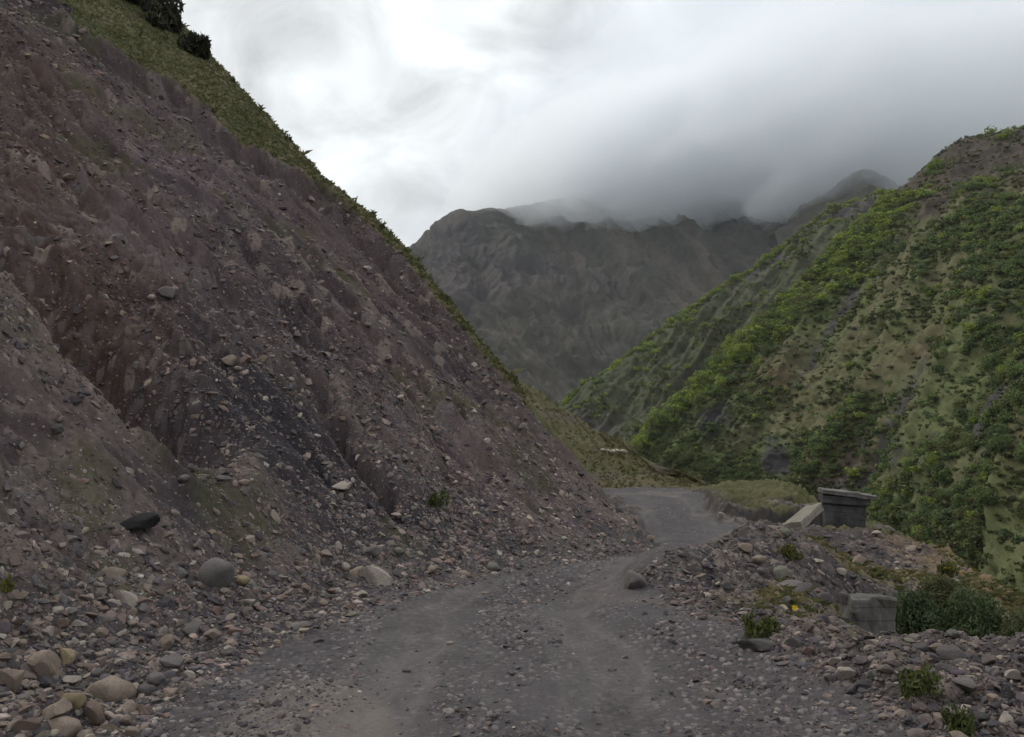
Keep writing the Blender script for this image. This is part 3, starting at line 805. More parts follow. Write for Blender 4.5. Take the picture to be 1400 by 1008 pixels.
# --- verge
def keep_verge(x, y, rr):
    t = aux_at(x, y, 't'); rs = aux_at(x, y, 'rsd'); gr = aux_at(x, y, 'green')
    return (t < -2) & (rs > -.15) & (r1.uniform(0, 1, x.shape) < .95 * (1 - .7 * gr) * (.45 + .55 * np.exp(-(rs / 3.0) ** 2))) & (x < 11)
p = scatter(r1, 90000, 3.5, 30, 4, 37, keep_verge)
d = np.linalg.norm(p, axis=1)
sz = np.clip(.016 + r1.pareto(2.4, len(p)) * .018, .016, .085) * (0.8 + .4 * np.clip(d / 14, 0, 1.6)) * .85
rubble('rubble', p, sz, stone_colours(r1, len(p), (4, 4, 2.0, .7, 4, 1.0, .15)) * .9, 2, 53, 'small broken stones strewn over the right verge and berm')
# --- road gravel
def keep_road(x, y, rr):
    rs = aux_at(x, y, 'rsd'); t = aux_at(x, y, 't')
    lo = sstep(.40, .62, fbm(x * 1.1, y * .8, 77, 3))
    return (t < .1) & (rs < .1) & (r1.uniform(0, 1, x.shape) < .05 + .7 * lo * np.clip(1.15 - 1.2 * np.exp(-((np.abs(aux_at(x, y, 'rd')) - .82) / .36) ** 2), 0, 1) + .5 * sstep(-.5, 0, rs))
p = scatter(r1, 50000, 3.2, 24, -33, 30, keep_road)
d = np.linalg.norm(p, axis=1)
sz = np.clip(.008 + r1.pareto(2.4, len(p)) * .009, .008, .045) * (.8 + .4 * d / 10)
rubble('gravel', p, sz, stone_colours(r1, len(p), (4, 4, 1.5, .8, 4, .5, .4)), 1, 54, 'loose gravel scattered over the road')

# --- individual stones
ROCK_TONES = {'tan': (.205, .162, .128), 'pale': (.285, .248, .208), 'grey': (.125, .112, .106), 'dark': (.078, .070, .067), 'black': (.012, .011, .012), 'brown': (.135, .098, .078),
              'yellowish': (.235, .19, .115), 'greenish': (.13, .128, .10), 'reddish': (.175, .120, .10)}
rock_meshes = {}
def rock_mesh(tone, var, rounded, flat):
    key = (tone, var, rounded, flat)
    if key not in rock_meshes:
        rr = np.random.default_rng(var * 7 + 3)
        v, f = rock_shape(3, 900 + var, not rounded, (1, rr.uniform(.72, .9), flat))
        nn = fbm3(v * 1.0 + var, .5, var, 4)
        c = np.array(ROCK_TONES[tone])[None] * (.7 + .6 * nn)[:, None]
        rock_meshes[key] = mesh_np('rock', v, f, c.astype(np.float32), rounded, M_STONE)
    return rock_meshes[key]

def put_rock(name, px, py, wpx, tone, label, rounded=False, flat=.6, yaw=None, tilt=0.0, group=None, var=None, sink=.25, pos=None):
    q = hit(px, py) if pos is None else np.asarray(pos, float)
    d = q[1]
    s = wpx * d / F_PX / 2
    var = random.randrange(6) if var is None else var
    o = bpy.data.objects.new(name, rock_mesh(tone, var, rounded, flat)); COL.objects.link(o)
    o.location = (q[0], q[1], q[2] + s * flat * (1 - 2 * sink))
    o.scale = (s, s, s)
    o.rotation_euler = (tilt, random.uniform(-.25, .25), random.uniform(-.6, .6) if yaw is None else yaw)
    return tag(o, label, 'boulder' if name == 'boulder' else 'rock', group)

NAMED = [  # name, px, py(base), width px, tone, rounded, flat, label
    ('boulder', 148, 958, 70, 'tan', True, .62, 'big smooth tan boulder at the road edge in the heap at bottom left'),
    ('rock', 197, 950, 32, 'dark', True, .62, 'dark rounded rock touching the right side of the big smooth tan boulder'),
    ('rock', 213, 933, 28, 'grey', True, .7, 'grey rounded rock just above the dark one beside the big tan boulder'),
    ('boulder', 62, 925, 50, 'tan', False, .9, 'blocky tan boulder with flat top, left of the big smooth boulder'),
    ('rock', 93, 905, 30, 'yellowish', False, .8, 'yellowish rock leaning on the blocky tan boulder from the right'),
    ('boulder', 296, 800, 46, 'grey', True, 1.0, 'upright dark grey boulder standing alone in the scree beside a yellowish stone'),
    ('rock', 172, 824, 42, 'pale', False, .5, 'pale flat rock in the scree below the black rock'),
    ('rock', 155, 793, 36, 'tan', True, .6, 'tan rounded rock between the black rock and the pale flat rock'),
    ('boulder', 186, 726, 58, 'black', False, .42, 'black flat rock lying in the scree, the darkest thing on the slope'),
    ('rock', 331, 798, 22, 'yellowish', True, .65, 'small yellowish stone right of the upright dark grey boulder'),
    ('rock', 340, 829, 24, 'pale', False, .55, 'pale angular stone below the upright dark grey boulder'),
    ('rock', 262, 864, 27, 'grey', False, .7, 'grey rock among tan stones near the road edge, below the pale flat rock'),
    ('rock', 100, 965, 32, 'yellowish', True, .8, 'rounded yellowish rock left of the big smooth tan boulder'),
    ('boulder', 16, 945, 48, 'tan', False, 1.0, 'tall tan boulder cut by the left edge of the photo'),
    ('rock', 128, 985, 42, 'brown', False, .75, 'brown angular rock below the big smooth tan boulder'),
    ('rock', 76, 985, 40, 'tan', False, .8, 'tan block at the bottom of the heap below the blocky boulder'),
    ('rock', 86, 1006, 46, 'tan', True, .6, 'tan rounded rock cut by the bottom edge of the photo'),
    ('rock', 42, 1000, 42, 'brown', False, .7, 'brown rock in the bottom left corner heap, left of the cut tan rock'),
    ('rock', 292, 872, 28, 'tan', False, .55, 'tan slab-like stone at the road edge below the grey rock'),
    ('rock', 318, 868, 26, 'reddish', False, .5, 'reddish pointed stone at the very edge of the road'),
    ('boulder', 512, 797, 50, 'pale', False, .65, 'pale angular block with a shadowed right face at the foot of the scree'),
    ('rock', 490, 790, 24, 'tan', False, .8, 'tan stone leaning against the left side of the pale angular block'),
    ('rock', 508, 760, 30, 'grey', True, .55, 'grey rounded rock just above the pale angular block'),
    ('rock', 545, 758, 18, 'greenish', True, .6, 'greenish rounded stone right of the grey rounded rock in the scree'),
    ('rock', 675, 780, 26, 'grey', True, .6, 'grey rounded rock at the road edge below the dark scree'),
    ('rock', 634, 789, 22, 'tan', True, .55, 'tan rounded rock at the road edge, left of the grey rounded one'),
    ('rock', 465, 668, 30, 'pale', False, .42, 'pale flat stone alone on the dark middle of the scree slope'),
    ('rock', 545, 712, 22, 'pale', False, .4, 'small pale flat stone above the dark patch at the slope foot'),
    ('rock', 333, 664, 20, 'tan', True, .55, 'tan oval stone on the scree left of the pale flat stone'),
    ('rock', 251, 658, 18, 'grey', True, .6, 'grey oval stone on the scree above the black rock'),
    ('rock', 228, 410, 24, 'grey', True, .95, 'round grey boulder stuck in the raw face high on the left slope'),
    ('rock', 207, 411, 12, 'pale', True, .8, 'small pale stone left of the round grey boulder in the raw face'),
    ('rock', 312, 500, 20, 'tan', False, .8, 'tan stone in the cluster halfway up the raw slope, left one'),
    ('rock', 336, 497, 20, 'reddish', False, .8, 'reddish stone in the cluster halfway up the raw slope'),
    ('rock', 358, 496, 16, 'brown', False, .8, 'brown stone at the right end of the cluster halfway up the raw slope'),
    ('rock', 144, 410, 14, 'pale', False, .7, 'pale stone in the brown wall left of the round grey boulder'),
    ('rock', 95, 246, 16, 'tan', True, .6, 'tan stone in the dark upper face near the left edge'),
    ('boulder', 866, 803, 33, 'grey', True, .9, 'upright grey boulder at the road edge, left end of the right berm'),
    ('rock', 1020, 756, 20, 'tan', True, .8, 'tan rounded rock on top of the right berm'),
    ('rock', 1037, 768, 24, 'tan', True, .5, 'tan flattish rock just right of the rounded one on the berm'),
    ('rock', 1070, 790, 24, 'greenish', False, .8, 'greenish grey rock at the right end of the berm'),
    ('rock', 1085, 812, 46, 'grey', False, .4, 'long grey slab lying behind the yellow flower'),
    ('rock', 1127, 825, 26, 'dark', True, .7, 'dark rounded rock left of the concrete block'),
    ('rock', 1088, 882, 26, 'grey', False, .55, 'grey slab below the yellow flower on the verge'),
    ('rock', 1152, 925, 30, 'pale', False, .6, 'pale blunt rock on the verge, right one of two pale rocks together'),
    ('rock', 1143, 908, 22, 'pale', False, .7, 'pale rock on the verge, upper one of two pale rocks together'),
    ('rock', 1106, 896, 20, 'reddish', False, .6, 'reddish stone on the verge left of the two pale rocks'),
    ('rock', 1035, 885, 50, 'dark', False, .32, 'dark flat slab along the right edge of the road under green weeds'),
    ('rock', 1325, 945, 44, 'grey', False, .5, 'long grey rock on the verge in the lower right'),
    ('rock', 1385, 925, 30, 'pale', False, .45, 'pale blunt stone at the right edge of the photo'),
    ('rock', 1374, 988, 26, 'pale', False, .7, 'pale blunt stone near the bottom right corner'),
    ('rock', 1303, 902, 40, 'dark', False, .5, 'dark rock on the edge of the verge in front of the dark green bush'),
    ('rock', 1196, 884, 24, 'pale', False, .4, 'pale flat stone at the foot of the concrete block'),
    ('rock', 1072, 733, 18, 'greenish', True, .85, 'round greenish stone at the foot of the fallen concrete beam'),
    ('rock', 1176, 776, 18, 'tan', False, 1.1, 'upright tan stone on the rubble mound below the concrete pier'),
    ('rock', 1062, 736, 16, 'brown', True, .7, 'brown stone left of the round greenish stone by the beam'),
    ('rock', 1198, 733, 18, 'pale', False, .5, 'pale flat stone on the mound at the right foot of the concrete pier'),
    ('rock', 1243, 752, 20, 'tan', False, .4, 'tan flat stone on the edge of the rubble mound right of the pier'),
    ('rock', 890, 741, 14, 'tan', True, .6, 'tan stone at the tip of the scree slope where the road bends'),
    ('rock', 716, 801, 16, 'grey', False, .5, 'grey stone lying out on the road below the scree'),
    ('rock', 985, 708, 14, 'pale', False, .7, 'pale stone at the lip of the eroded bank by the far road'),
]
taken = []
for nm, px, py, w, tone, rd, fl, lab in NAMED:
    put_rock(nm, px, py, w, tone, lab, rd, fl)
    taken.append((px, py - w * .3, w))
taken = np.array(taken, float)

ZONES = [  # n, polygon-ish box sampler (x0,y0,x1,y1 picture), keep(px,py), size range px, tones, label, group
    (78, (0, 800, 350, 1005), lambda a, b: b > 1008 - (350 - a) * .85 - 30 and b > 780 and b < 1000 and a < 170 + (1008 - b) * 1.15, (16, 40), ('tan', 'brown', 'grey', 'tan', 'pale'), '{} angular stone in the heap along the left road edge', 'stones heaped along the left road edge'),
    (64, (180, 740, 640, 850), lambda a, b: b < 870 - (a - 330) * .30 and b > 760 - (a - 180) * .02, (10, 24), ('tan', 'pale', 'grey', 'reddish', 'brown'), '{} stone in the debris between the upright dark boulder and the bend', 'stones in the debris at the slope foot'),
    (36, (660, 640, 885, 770), lambda a, b: b < 772 - (a - 690) * .16 and b > 742 - (885 - a) * .8, (6, 12), ('tan', 'pale', 'reddish', 'brown'), 'small {} stone on the lower scree beside the road bend', 'stones on the scree beside the bend'),
    (30, (100, 180, 560, 640), lambda a, b: b > 60 + a * .75, (7, 16), ('tan', 'grey', 'pale', 'brown'), '{} stone sticking out of the raw upper slope', 'stones sticking out of the raw upper slope'),
    (34, (860, 750, 1080, 850), lambda a, b: b < 845, (8, 18), ('grey', 'dark', 'pale', 'tan'), '{} stone on the low berm right of the road', 'stones on the berm right of the road'),
    (26, (1050, 860, 1398, 1000), lambda a, b: b > 868 + (a - 1050) * .06 and b < 900 + (a - 1050) * .4, (10, 24), ('grey', 'dark', 'brown', 'tan'), '{} stone on the rubble verge below the concrete block', 'stones on the lower right verge'),
    (24, (1080, 720, 1310, 800), lambda a, b: b > 722 + max(0, a - 1200) * .45 and b < 800, (7, 15), ('grey', 'pale', 'brown', 'dark'), '{} stone on the rubble mound around the concrete pier', 'stones on the mound around the pier'),
]
for n, box, kf, szr, tones, lab, grp in ZONES:
    cnt = 0; tries = 0
    while cnt < n and tries < 4000:
        tries += 1
        a, b = random.uniform(box[0], box[2]), random.uniform(box[1], box[3])
        w = szr[0] + (szr[1] - szr[0]) * random.random() ** 2.2
        if not kf(a, b): continue
        if np.any(np.hypot(taken[:, 0] - a, taken[:, 1] - b) < (taken[:, 2] + w) * .42): continue
        taken = np.vstack([taken, (a, b, w)])
        tone = random.choice(tones)
        put_rock('rock', a, b + w * .3, w, tone, lab.format(tone), random.random() < .06, random.choice((.4, .55, .75)), random.uniform(0, 6.28), random.uniform(-.4, .4), grp + ', ' + tone, sink=.36)
        cnt += 1

# ------------------------------------------------------------------ concrete remains
def box_bm(sx, sy, sz, bevel=.02, jag=0.0, seed=0, sub=5):
    """a box of broken-edged concrete: subdivided, jittered, bevelled"""
    import bmesh
    bm = bmesh.new(); bmesh.ops.create_cube(bm, size=1.0)
    for v in bm.verts: v.co = Vector((v.co.x * sx, v.co.y * sy, v.co.z * sz))
    bmesh.ops.bevel(bm, geom=bm.edges[:], offset=bevel, segments=2, affect='EDGES', profile=.6)
    bmesh.ops.subdivide_edges(bm, edges=[e for e in bm.edges if e.calc_length() > .15], cuts=sub, use_grid_fill=True)
    if jag:
        co = np.array([v.co[:] for v in bm.verts])
        nx = [vn3(co[:, 0] / .14 + 7 * k + seed, co[:, 1] / .14, co[:, 2] / .14, seed + k) - .5 for k in range(3)]
        for i, v in enumerate(bm.verts):
            v.co += Vector((nx[0][i], nx[1][i], nx[2][i])) * jag
    return bm

def bm_obj(name, bm, mat, parent=None):
    me = bpy.data.meshes.new(name); bm.to_mesh(me); bm.free()
    return new_obj(name, me, mat, parent)

def empty(name, loc, rot=(0, 0, 0)):
    o = bpy.data.objects.new(name, None); COL.objects.link(o); o.location = loc; o.rotation_euler = rot
    return o

# pier with a tilted cap
D = 22.0
base = P(1163, 732, D); top = P(1163, 690, D)
pier = empty('concrete_pier', (base[0], base[1] + .6, base[2] - .25), (0, math.radians(4), math.radians(-16)))
tag(pier, 'ruined square concrete pier with a tilted cap slab standing on the rubble mound', 'pier')
hp = top[2] - base[2] + .25
bm = box_bm(1.04, 1.04, hp, .03, .09, 3, 6)
for v in bm.verts: v.co.z += hp / 2
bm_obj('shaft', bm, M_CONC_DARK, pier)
bm = box_bm(1.36, 1.36, .12, .02, .08, 5, 7)
for v in bm.verts: v.co.z += hp + .275
s1 = bm_obj('cap_slab', bm, M_CONC, pier)
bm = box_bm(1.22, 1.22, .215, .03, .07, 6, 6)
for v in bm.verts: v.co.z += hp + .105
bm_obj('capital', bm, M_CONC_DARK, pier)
for ob in (s1,): ob.rotation_euler = (0, math.radians(3), 0)
# wing wall left of the pier
w0 = P(1118, 728, 23.0)
wall = bm_obj('concrete_wall', box_bm(.85, .22, .95, .02, .05, 9), M_CONC); wall.location = (w0[0], w0[1], w0[2] + .32); wall.rotation_euler = (0, math.radians(-3), math.radians(-12))
tag(wall, 'low grey concrete wall stub between the fallen beam and the pier', 'wall')
# fallen beam
n_, f_ = P(1083, 721, 17.6), P(1114, 694, 20.6)
ax = Vector(f_ - n_); L = ax.length
bm = box_bm(.40, L, .19, .02, .045, 12, 6)
beam = bm_obj('concrete_beam', bm, M_CONC_PALE)
mid = (n_ + f_) / 2
yv = ax.normalized(); xv = yv.cross(Vector((0, 0, 1))).normalized(); zv = xv.cross(yv)
rm = Matrix((xv, yv, zv)).transposed().to_4x4() @ Matrix.Rotation(math.radians(-12), 4, 'Y')
beam.matrix_world = Matrix.Translation(Vector(mid)) @ rm
tag(beam, 'pale fallen concrete beam sloping up from the berm towards the pier', 'beam')
# block by the gully
q = P(1193, 845, 10.3)
blk = bm_obj('concrete_block', box_bm(.56, .35, .92, .03, .10, 15, 6), M_CONC_MID); blk.location = (q[0], q[1] + .15, q[2] - .20); blk.rotation_euler = (math.radians(2), math.radians(1), math.radians(8))
tag(blk, 'grey concrete block standing in the verge beside the dark green bush', 'block')

# pale stone ledge on the grassy spur
def spur_hit(px, py):
    a, b, _ = project(SPUR)
    k = np.argmin((a - px) ** 2 + (b - py) ** 2 + np.where(SPUR[..., 1] > 62, 1e5, 0))
    return SPUR.reshape(-1, 3)[k]
q0, q1 = spur_hit(821, 617), spur_hit(855, 621)
VV, FF, CC = [], [], []; bs = 0
rr = np.random.default_rng(3)
for i in range(9):
    f = i / 8
    c = q0 * (1 - f) + q1 * f + np.array((0, -.1, .12 + rr.uniform(-.05, .05)))
    v, fc = rock_shape(2, 700 + i, True, (1, .8, .8))
    VV.append(v * np.array((.17, .2, .17)) * rr.uniform(.8, 1.2) + c); FF.append(fc + bs); bs += len(v)
    CC.append(np.tile(np.array((.42, .38, .30)) * rr.uniform(.8, 1.1), (len(v), 1)))
lw = new_obj('stone_wall', mesh_np('stone_wall', np.concatenate(VV), np.concatenate(FF), np.concatenate(CC), False, M_STONE))
tag(lw, 'short pale wall of rough stones on the grassy spur beyond the bend', 'wall')

# ------------------------------------------------------------------ plants
def leaf_cloud(seed, n, leaf, clumps, shape=(1, 1, 1), stems=True, up=0.0, aspect=1.0):
    """a shrub of leaf-sized faces gathered in clumps round a few stems; unit radius, base at z=0"""
    r = np.random.default_rng(seed)
    cc = r.normal(size=(clumps, 3)); cc /= np.linalg.norm(cc, axis=1, keepdims=True)
    cc *= r.uniform(.25, .82, (clumps, 1)); cc[:, 2] = np.abs(cc[:, 2]) * .9 + .12
    rad = r.uniform(.22, .42, clumps)
    k = r.integers(0, clumps, n)
    dv = r.normal(size=(n, 3)); dv /= np.linalg.norm(dv, axis=1, keepdims=True)
    p = cc[k] + dv * (rad[k] * r.uniform(.55, 1.05, n) ** .6)[:, None]
    p[:, 2] = np.maximum(p[:, 2], .02)
    p *= np.array(shape)
    nrm = dv + r.normal(0, .6, (n, 3)); nrm[:, 2] += .4; nrm /= np.linalg.norm(nrm, axis=1, keepdims=True)
    a = np.cross(nrm, r.normal(size=(n, 3))); a /= np.linalg.norm(a, axis=1, keepdims=True)
    if up: a = a * (1 - up) + np.array((0, 0, up)); a /= np.linalg.norm(a, axis=1, keepdims=True)
    b = np.cross(nrm, a); b /= np.linalg.norm(b, axis=1, keepdims=True) + 1e-6
    s = leaf * r.uniform(.6, 1.4, n)[:, None]
    bend = nrm * s * .25
    V = np.stack([p - a * s * aspect, p + b * s * .55 + bend, p + a * s * aspect, p - b * s * .55 + bend], 1).reshape(-1, 3)
    Fq = np.arange(4 * n).reshape(n, 4)
    tint = (.75 + .5 * r.uniform(0, 1, clumps))[k] * r.uniform(.8, 1.2, n)
    tint = np.repeat(tint, 4)
    col = np.ones((4 * n, 3)) * tint[:, None]
    stem = np.zeros(4 * n, bool)
    if stems:
        sv, sf, base = [], [], 4 * n
        for c in cc[:min(clumps, 7)]:
            tip = c * np.array(shape); b0 = np.array((c[0] * .12, c[1] * .12, -.08))
            w = .03
            for h, q in ((0, b0), (1, tip)):
                ww = w * (1 - .7 * h)
                sv += [q + (ww, 0, 0), q + (-ww * .5, ww * .87, 0), q + (-ww * .5, -ww * .87, 0)]
            for t in range(3):
                sf.append((base + t, base + (t + 1) % 3, base + 3 + (t + 1) % 3, base + 3 + t))
            base += 6
        V = np.concatenate([V, np.array(sv)]); Fq = np.concatenate([Fq, np.array(sf)])
        stem = np.concatenate([stem, np.ones(len(sv), bool)]); col = np.concatenate([col, np.ones((len(sv), 3))])
    return V, Fq, col, stem

def tinted(col, stem, c):
    o = col * np.array(c)[None]
    o[stem] = (.06, .045, .035)
    return o.astype(np.float32)

GREENS = {'bright green': (.215, .27, .050), 'mid green': (.125, .170, .058), 'dark green': (.090, .128, .056), 'olive': (.150, .160, .062)}
shrub_lib = {}
for gname, gc in GREENS.items():
    for k in range(4):
        V_, F_, c_, s_ = leaf_cloud(300 + k * 7 + len(shrub_lib), 620, .085, 15, (1, 1, 1.05 + .15 * k))
        shrub_lib[(gname, k)] = mesh_np('shrub', V_, F_, tinted(c_, s_, gc), False, M_LEAF)
low_lib = {}
for gname, gc in GREENS.items():
    for k in range(2):
        V_, F_, c_, s_ = leaf_cloud(700 + k + len(low_lib), 170, .15, 9, (1, 1, 1.05), stems=False)
        low_lib[(gname, k)] = (V_, F_, tinted(c_, s_, gc))

# heath and seedlings: low scrub too small to count
r3 = np.random.default_rng(19)
def heath(G, dens, n, seed, smin, smax, cols):
    fl = G.reshape(-1, 3); du = (np.linalg.norm(np.gradient(G, axis=1), axis=-1) * np.linalg.norm(np.gradient(G, axis=0), axis=-1)).reshape(-1)
    pw = du * dens.reshape(-1).clip(0); idx = r3.choice(len(fl), n, p=pw / pw.sum())
    p = fl[idx] + r3.normal(0, .6, (n, 3)) * (1, 1, 0.1)
    V_, F_, c_, s_ = leaf_cloud(seed, 34, .34, 6, (1, 1, .8), stems=False)
    h = r3.uniform(smin, smax, n); an = r3.uniform(0, 6.28, n)
    x = V_[None, :, 0] * np.cos(an)[:, None] - V_[None, :, 1] * np.sin(an)[:, None]; y = V_[None, :, 0] * np.sin(an)[:, None] + V_[None, :, 1] * np.cos(an)[:, None]
    V = np.stack([x, y, np.repeat(V_[None, :, 2], n, 0)], -1) * h[:, None, None] + p[:, None, :]
    F = (F_[None] + (np.arange(n) * len(V_))[:, None, None]).reshape(-1, 4)
    cc = np.array(cols)[r3.integers(0, len(cols), n)] * r3.uniform(.7, 1.25, (n, 1))
    C_ = (cc[:, None, :] * c_[None]).reshape(-1, 3).astype(np.float32)
    return V.reshape(-1, 3), F, C_
hv = (HILL_V < .7) * (.15 + sstep(.4, .62, HILL_B)) * (1 - .85 * HILL_TOP) * (1 - .95 * HILL_SCAR)
h1 = heath(HILL, hv, 15000, 401, .35, 1.1, ((.11, .135, .045), (.085, .11, .040), (.13, .125, .055), (.075, .085, .04)))
h2 = heath(BSPUR, (BS_V < .7) * (.05 + sstep(.54, .66, BS_B) + 1.5 * np.exp(-((BS_V - .60) / .04) ** 2)) * sstep(.1, .3, BS_U), 2600, 402, .6, 1.6, ((.11, .14, .045), (.085, .105, .040)))
tag(new_obj('heath', mesh_np('heath', np.concatenate([h1[0], h2[0]]), np.concatenate([h1[1], h2[1] + len(h1[0])]), np.concatenate([h1[2], h2[2]]), False, M_LEAF)), 'low green undergrowth between the shrubs of the right hillside', 'undergrowth', kind='stuff')

# shrubs of the right hillside and the spur behind it
r2 = np.random.default_rng(9)
cands = []
def sample_hill(G, dens, n, where):
    fl = G.reshape(-1, 3); w = dens.reshape(-1).clip(0) + 1e-12
    # weight by surface area so that density is per square metre
    du = np.linalg.norm(np.gradient(G, axis=1), axis=-1) * np.linalg.norm(np.gradient(G, axis=0), axis=-1)
    pw = w * du.reshape(-1)
    idx = r2.choice(len(fl), n, p=pw / pw.sum())
    pos = fl[idx] + r2.normal(0, .5, (n, 3)) * (1, 1, 0)
    vis = idx
    return pos, idx
cl_n = fbm3(HILL, 34, 77, 4); fine_n = fbm3(HILL, 10, 78, 3)
dens = sstep(.47, .56, cl_n * .7 + fine_n * .3)
ridge_band = np.exp(-((HILL_V - .60) / .07) ** 2) * sstep(.22, .35, HILL_U)
dens = np.clip(dens + 1.6 * ridge_band, 0.07, 2) * (HILL_V < .70) * (1 - .95 * HILL_TOP) * (1 - .97 * HILL_SCAR) * (1 - .9 * sstep(.45, .33, HILL_G))
posA, iA = sample_hill(HILL, dens, 4600, 'front')
bd = np.exp(-((BS_V - .60) / .035) ** 2) * 1.6 + sstep(.54, .62, BS_A * .5 + BS_B * .5) * .22 * (BS_V < .6)
posB, iB = sample_hill(BSPUR, bd * sstep(.12, .3, BS_U), 800, 'back')
shr = []
for pos, idx, vgrid, which in ((posA, iA, HILL_V, 0), (posB, iB, BS_V, 1)):
    vv_ = vgrid.reshape(-1)[idx]
    hs = r2.uniform(1.3, 4.2, len(pos)) * (.8 + .4 * (vv_ > .45)) * (1.0 if which == 0 else 1.15)
    a, b, dpt = project(pos)
    for k in range(len(pos)):
        edge = vv_[k] > .52
        pr = r2.uniform()
        if which == 1: g = 'bright green' if pr < .55 else ('olive' if pr < .75 else 'mid green')  # mostly bright: the lit look of the rear crest is put into the green
        elif edge: g = 'bright green' if pr < .5 else ('mid green' if pr < .8 else 'olive')  # crest shrubs brighter: light catching the ridge painted into their leaf colour
        else: g = 'mid green' if pr < .45 else ('dark green' if pr < .75 else ('olive' if pr < .9 else 'bright green'))
        shr.append((pos[k], hs[k], g, a[k], b[k], dpt[k], which, edge))
# in frame, not behind near terrain
ok = []
for s_ in shr:
    inf = -10 < s_[3] < 1410 and -10 < s_[4] < 900
    if inf and visible(np.array(s_[0][0]), np.array(s_[0][1]), np.array(s_[0][2] + s_[1]), .0): ok.append(s_)
ok.sort(key=lambda q: -q[1] / q[5])
indiv = ok[:290]; rest_ = ok[290:]
for pz, h, g, a, b, dd, which, edge in indiv:
    o = bpy.data.objects.new('shrub', shrub_lib[(g, random.randrange(4))]); COL.objects.link(o)
    o.location = (pz[0], pz[1], pz[2] - .15); s_ = h * .62
    o.scale = (s_ * random.uniform(.9, 1.25), s_ * random.uniform(.9, 1.25), s_ * random.uniform(.9, 1.15)); o.rotation_euler = (0, 0, random.uniform(0, 6.28))
    if which: lb, gp = g + ' leafy shrub on the dark rocky spur behind the right hillside', 'shrubs on the rear spur, ' + g
    elif edge: lb, gp = g + ' leafy shrub in the band along the crest of the right hillside', 'shrubs along the crest of the right hillside, ' + g
    elif a > 1150: lb, gp = g + ' leafy shrub on the broad slope at the right, above the ravine', 'shrubs on the broad right slope, ' + g
    else: lb, gp = g + ' leafy shrub low on the right hillside, towards the end of the ravine', 'shrubs low on the right hillside, ' + g
    tag(o, lb, 'shrub', gp)
VV, FF, CC = [], [], []; bs = 0
for pz, h, g, a, b, dd, which, edge in rest_:
    v, f, c = low_lib[(g, random.randrange(2))]
    an = random.uniform(0, 6.28); s_ = h * .62
    R = np.array(((math.cos(an), -math.sin(an), 0), (math.sin(an), math.cos(an), 0), (0, 0, 1)))
    VV.append((v @ R.T) * s_ * (random.uniform(.9, 1.2), random.uniform(.9, 1.2), random.uniform(.8, 1.1)) + pz - (0, 0, .15)); FF.append(f + bs); CC.append(c); bs += len(v)
tag(new_obj('scrub', mesh_np('scrub', np.concatenate(VV), np.concatenate(FF), np.concatenate(CC), False, M_LEAF)), 'distant scrub covering the right hillside and the spur behind it', 'scrub', kind='stuff')

# grass tufts
def tufts(name, pos, hgt_, cols, blades, seed, label, width=.012, lean=.5):
    r = np.random.default_rng(seed); n = len(pos); m = n * blades
    b = np.repeat(pos, blades, 0) + r.normal(0, 1, (m, 3)) * np.repeat(hgt_, blades)[:, None] * (.22, .22, 0)
    h = np.repeat(hgt_, blades) * r.uniform(.5, 1.15, m)
    an = r.uniform(0, 6.283, m); ln = r.uniform(.1, lean, m)
    dirv = np.stack([np.cos(an) * ln, np.sin(an) * ln, np.ones(m)], -1)
    sd = np.stack([-np.sin(an), np.cos(an), np.zeros(m)], -1) * (width * h / np.mean(h))[:, None]
    mid = b + dirv * (h * .55)[:, None]; tip = b + (dirv + np.stack([np.cos(an) * ln, np.sin(an) * ln, -.25 * np.ones(m)], -1)) * (h * .95)[:, None]
    b = b - (0, 0, .04)
    V = np.stack([b - sd, b + sd, mid + sd * .7, tip, mid - sd * .7], 1).reshape(-1, 3)
    F = np.arange(m * 5).reshape(m, 5)
    c = np.repeat(np.repeat(cols, blades, 0) * r.uniform(.75, 1.25, (m, 1)), 5, 0)
    return tag(new_obj(name, mesh_np(name, V, F, c.astype(np.float32), False, M_GRASS)), label, 'grass', kind='stuff')

GR = np.array([(.120, .115, .050), (.16, .138, .075), (.088, .098, .038), (.20, .17, .10)])
def keep_turf(x, y, rr): return aux_at(x, y, 'grass') > r2.uniform(.3, .8, x.shape)
p = scatter(r2, 160000, 18, 60, -37, 3, keep_turf)[:15000]
tufts('grass', p, r2.uniform(.035, .10, len(p)) * (1 + 1.6 * (r2.uniform(0, 1, len(p)) > .97)), GR[r2.choice(4, len(p), p=(.4, .2, .35, .05))] * (1.25, 1.3, 1.3), 6, 21, 'short olive turf along the top of the left slope', .005, .8)
def keep_v(x, y, rr): return (aux_at(x, y, 'green') > r2.uniform(.35, 1.0, x.shape)) & (aux_at(x, y, 't') < -1.5) & (aux_at(x, y, 'rsd') > .2) & (x > 2) & (y < 45) & (r2.uniform(0, 1, x.shape) < np.where(y > 20, .25, 1))
p = scatter(r2, 30000, 5, 44, 4, 37, keep_v)[:3600]
dd = np.hypot(p[:, 0], p[:, 1])
tufts('grass', p, r2.uniform(.03, .11, len(p)) * np.clip(dd / 12, .8, 1.3), GR[r2.choice(4, len(p), p=(.35, .2, .4, .05))] * np.where(p[:, 1] > 20, .9, 1.4)[:, None], 9, 22, 'green weeds and grass growing between the stones of the right verge', .006, 1.1)
a, b, dpt = project(SPUR)
fl = SPUR.reshape(-1, 3); sel = np.nonzero((a.reshape(-1) > 690) & (a.reshape(-1) < 985))[0]
sel = r2.choice(sel, 2600); p = fl[sel]
g_ok = col is not None
tufts('grass', p, r2.uniform(.08, .22, len(p)), GR[r2.choice(4, len(p), p=(.45, .3, .2, .05))] * 1.15, 5, 23, 'tussocks of grass on the spur beyond the bend', .02, .7)

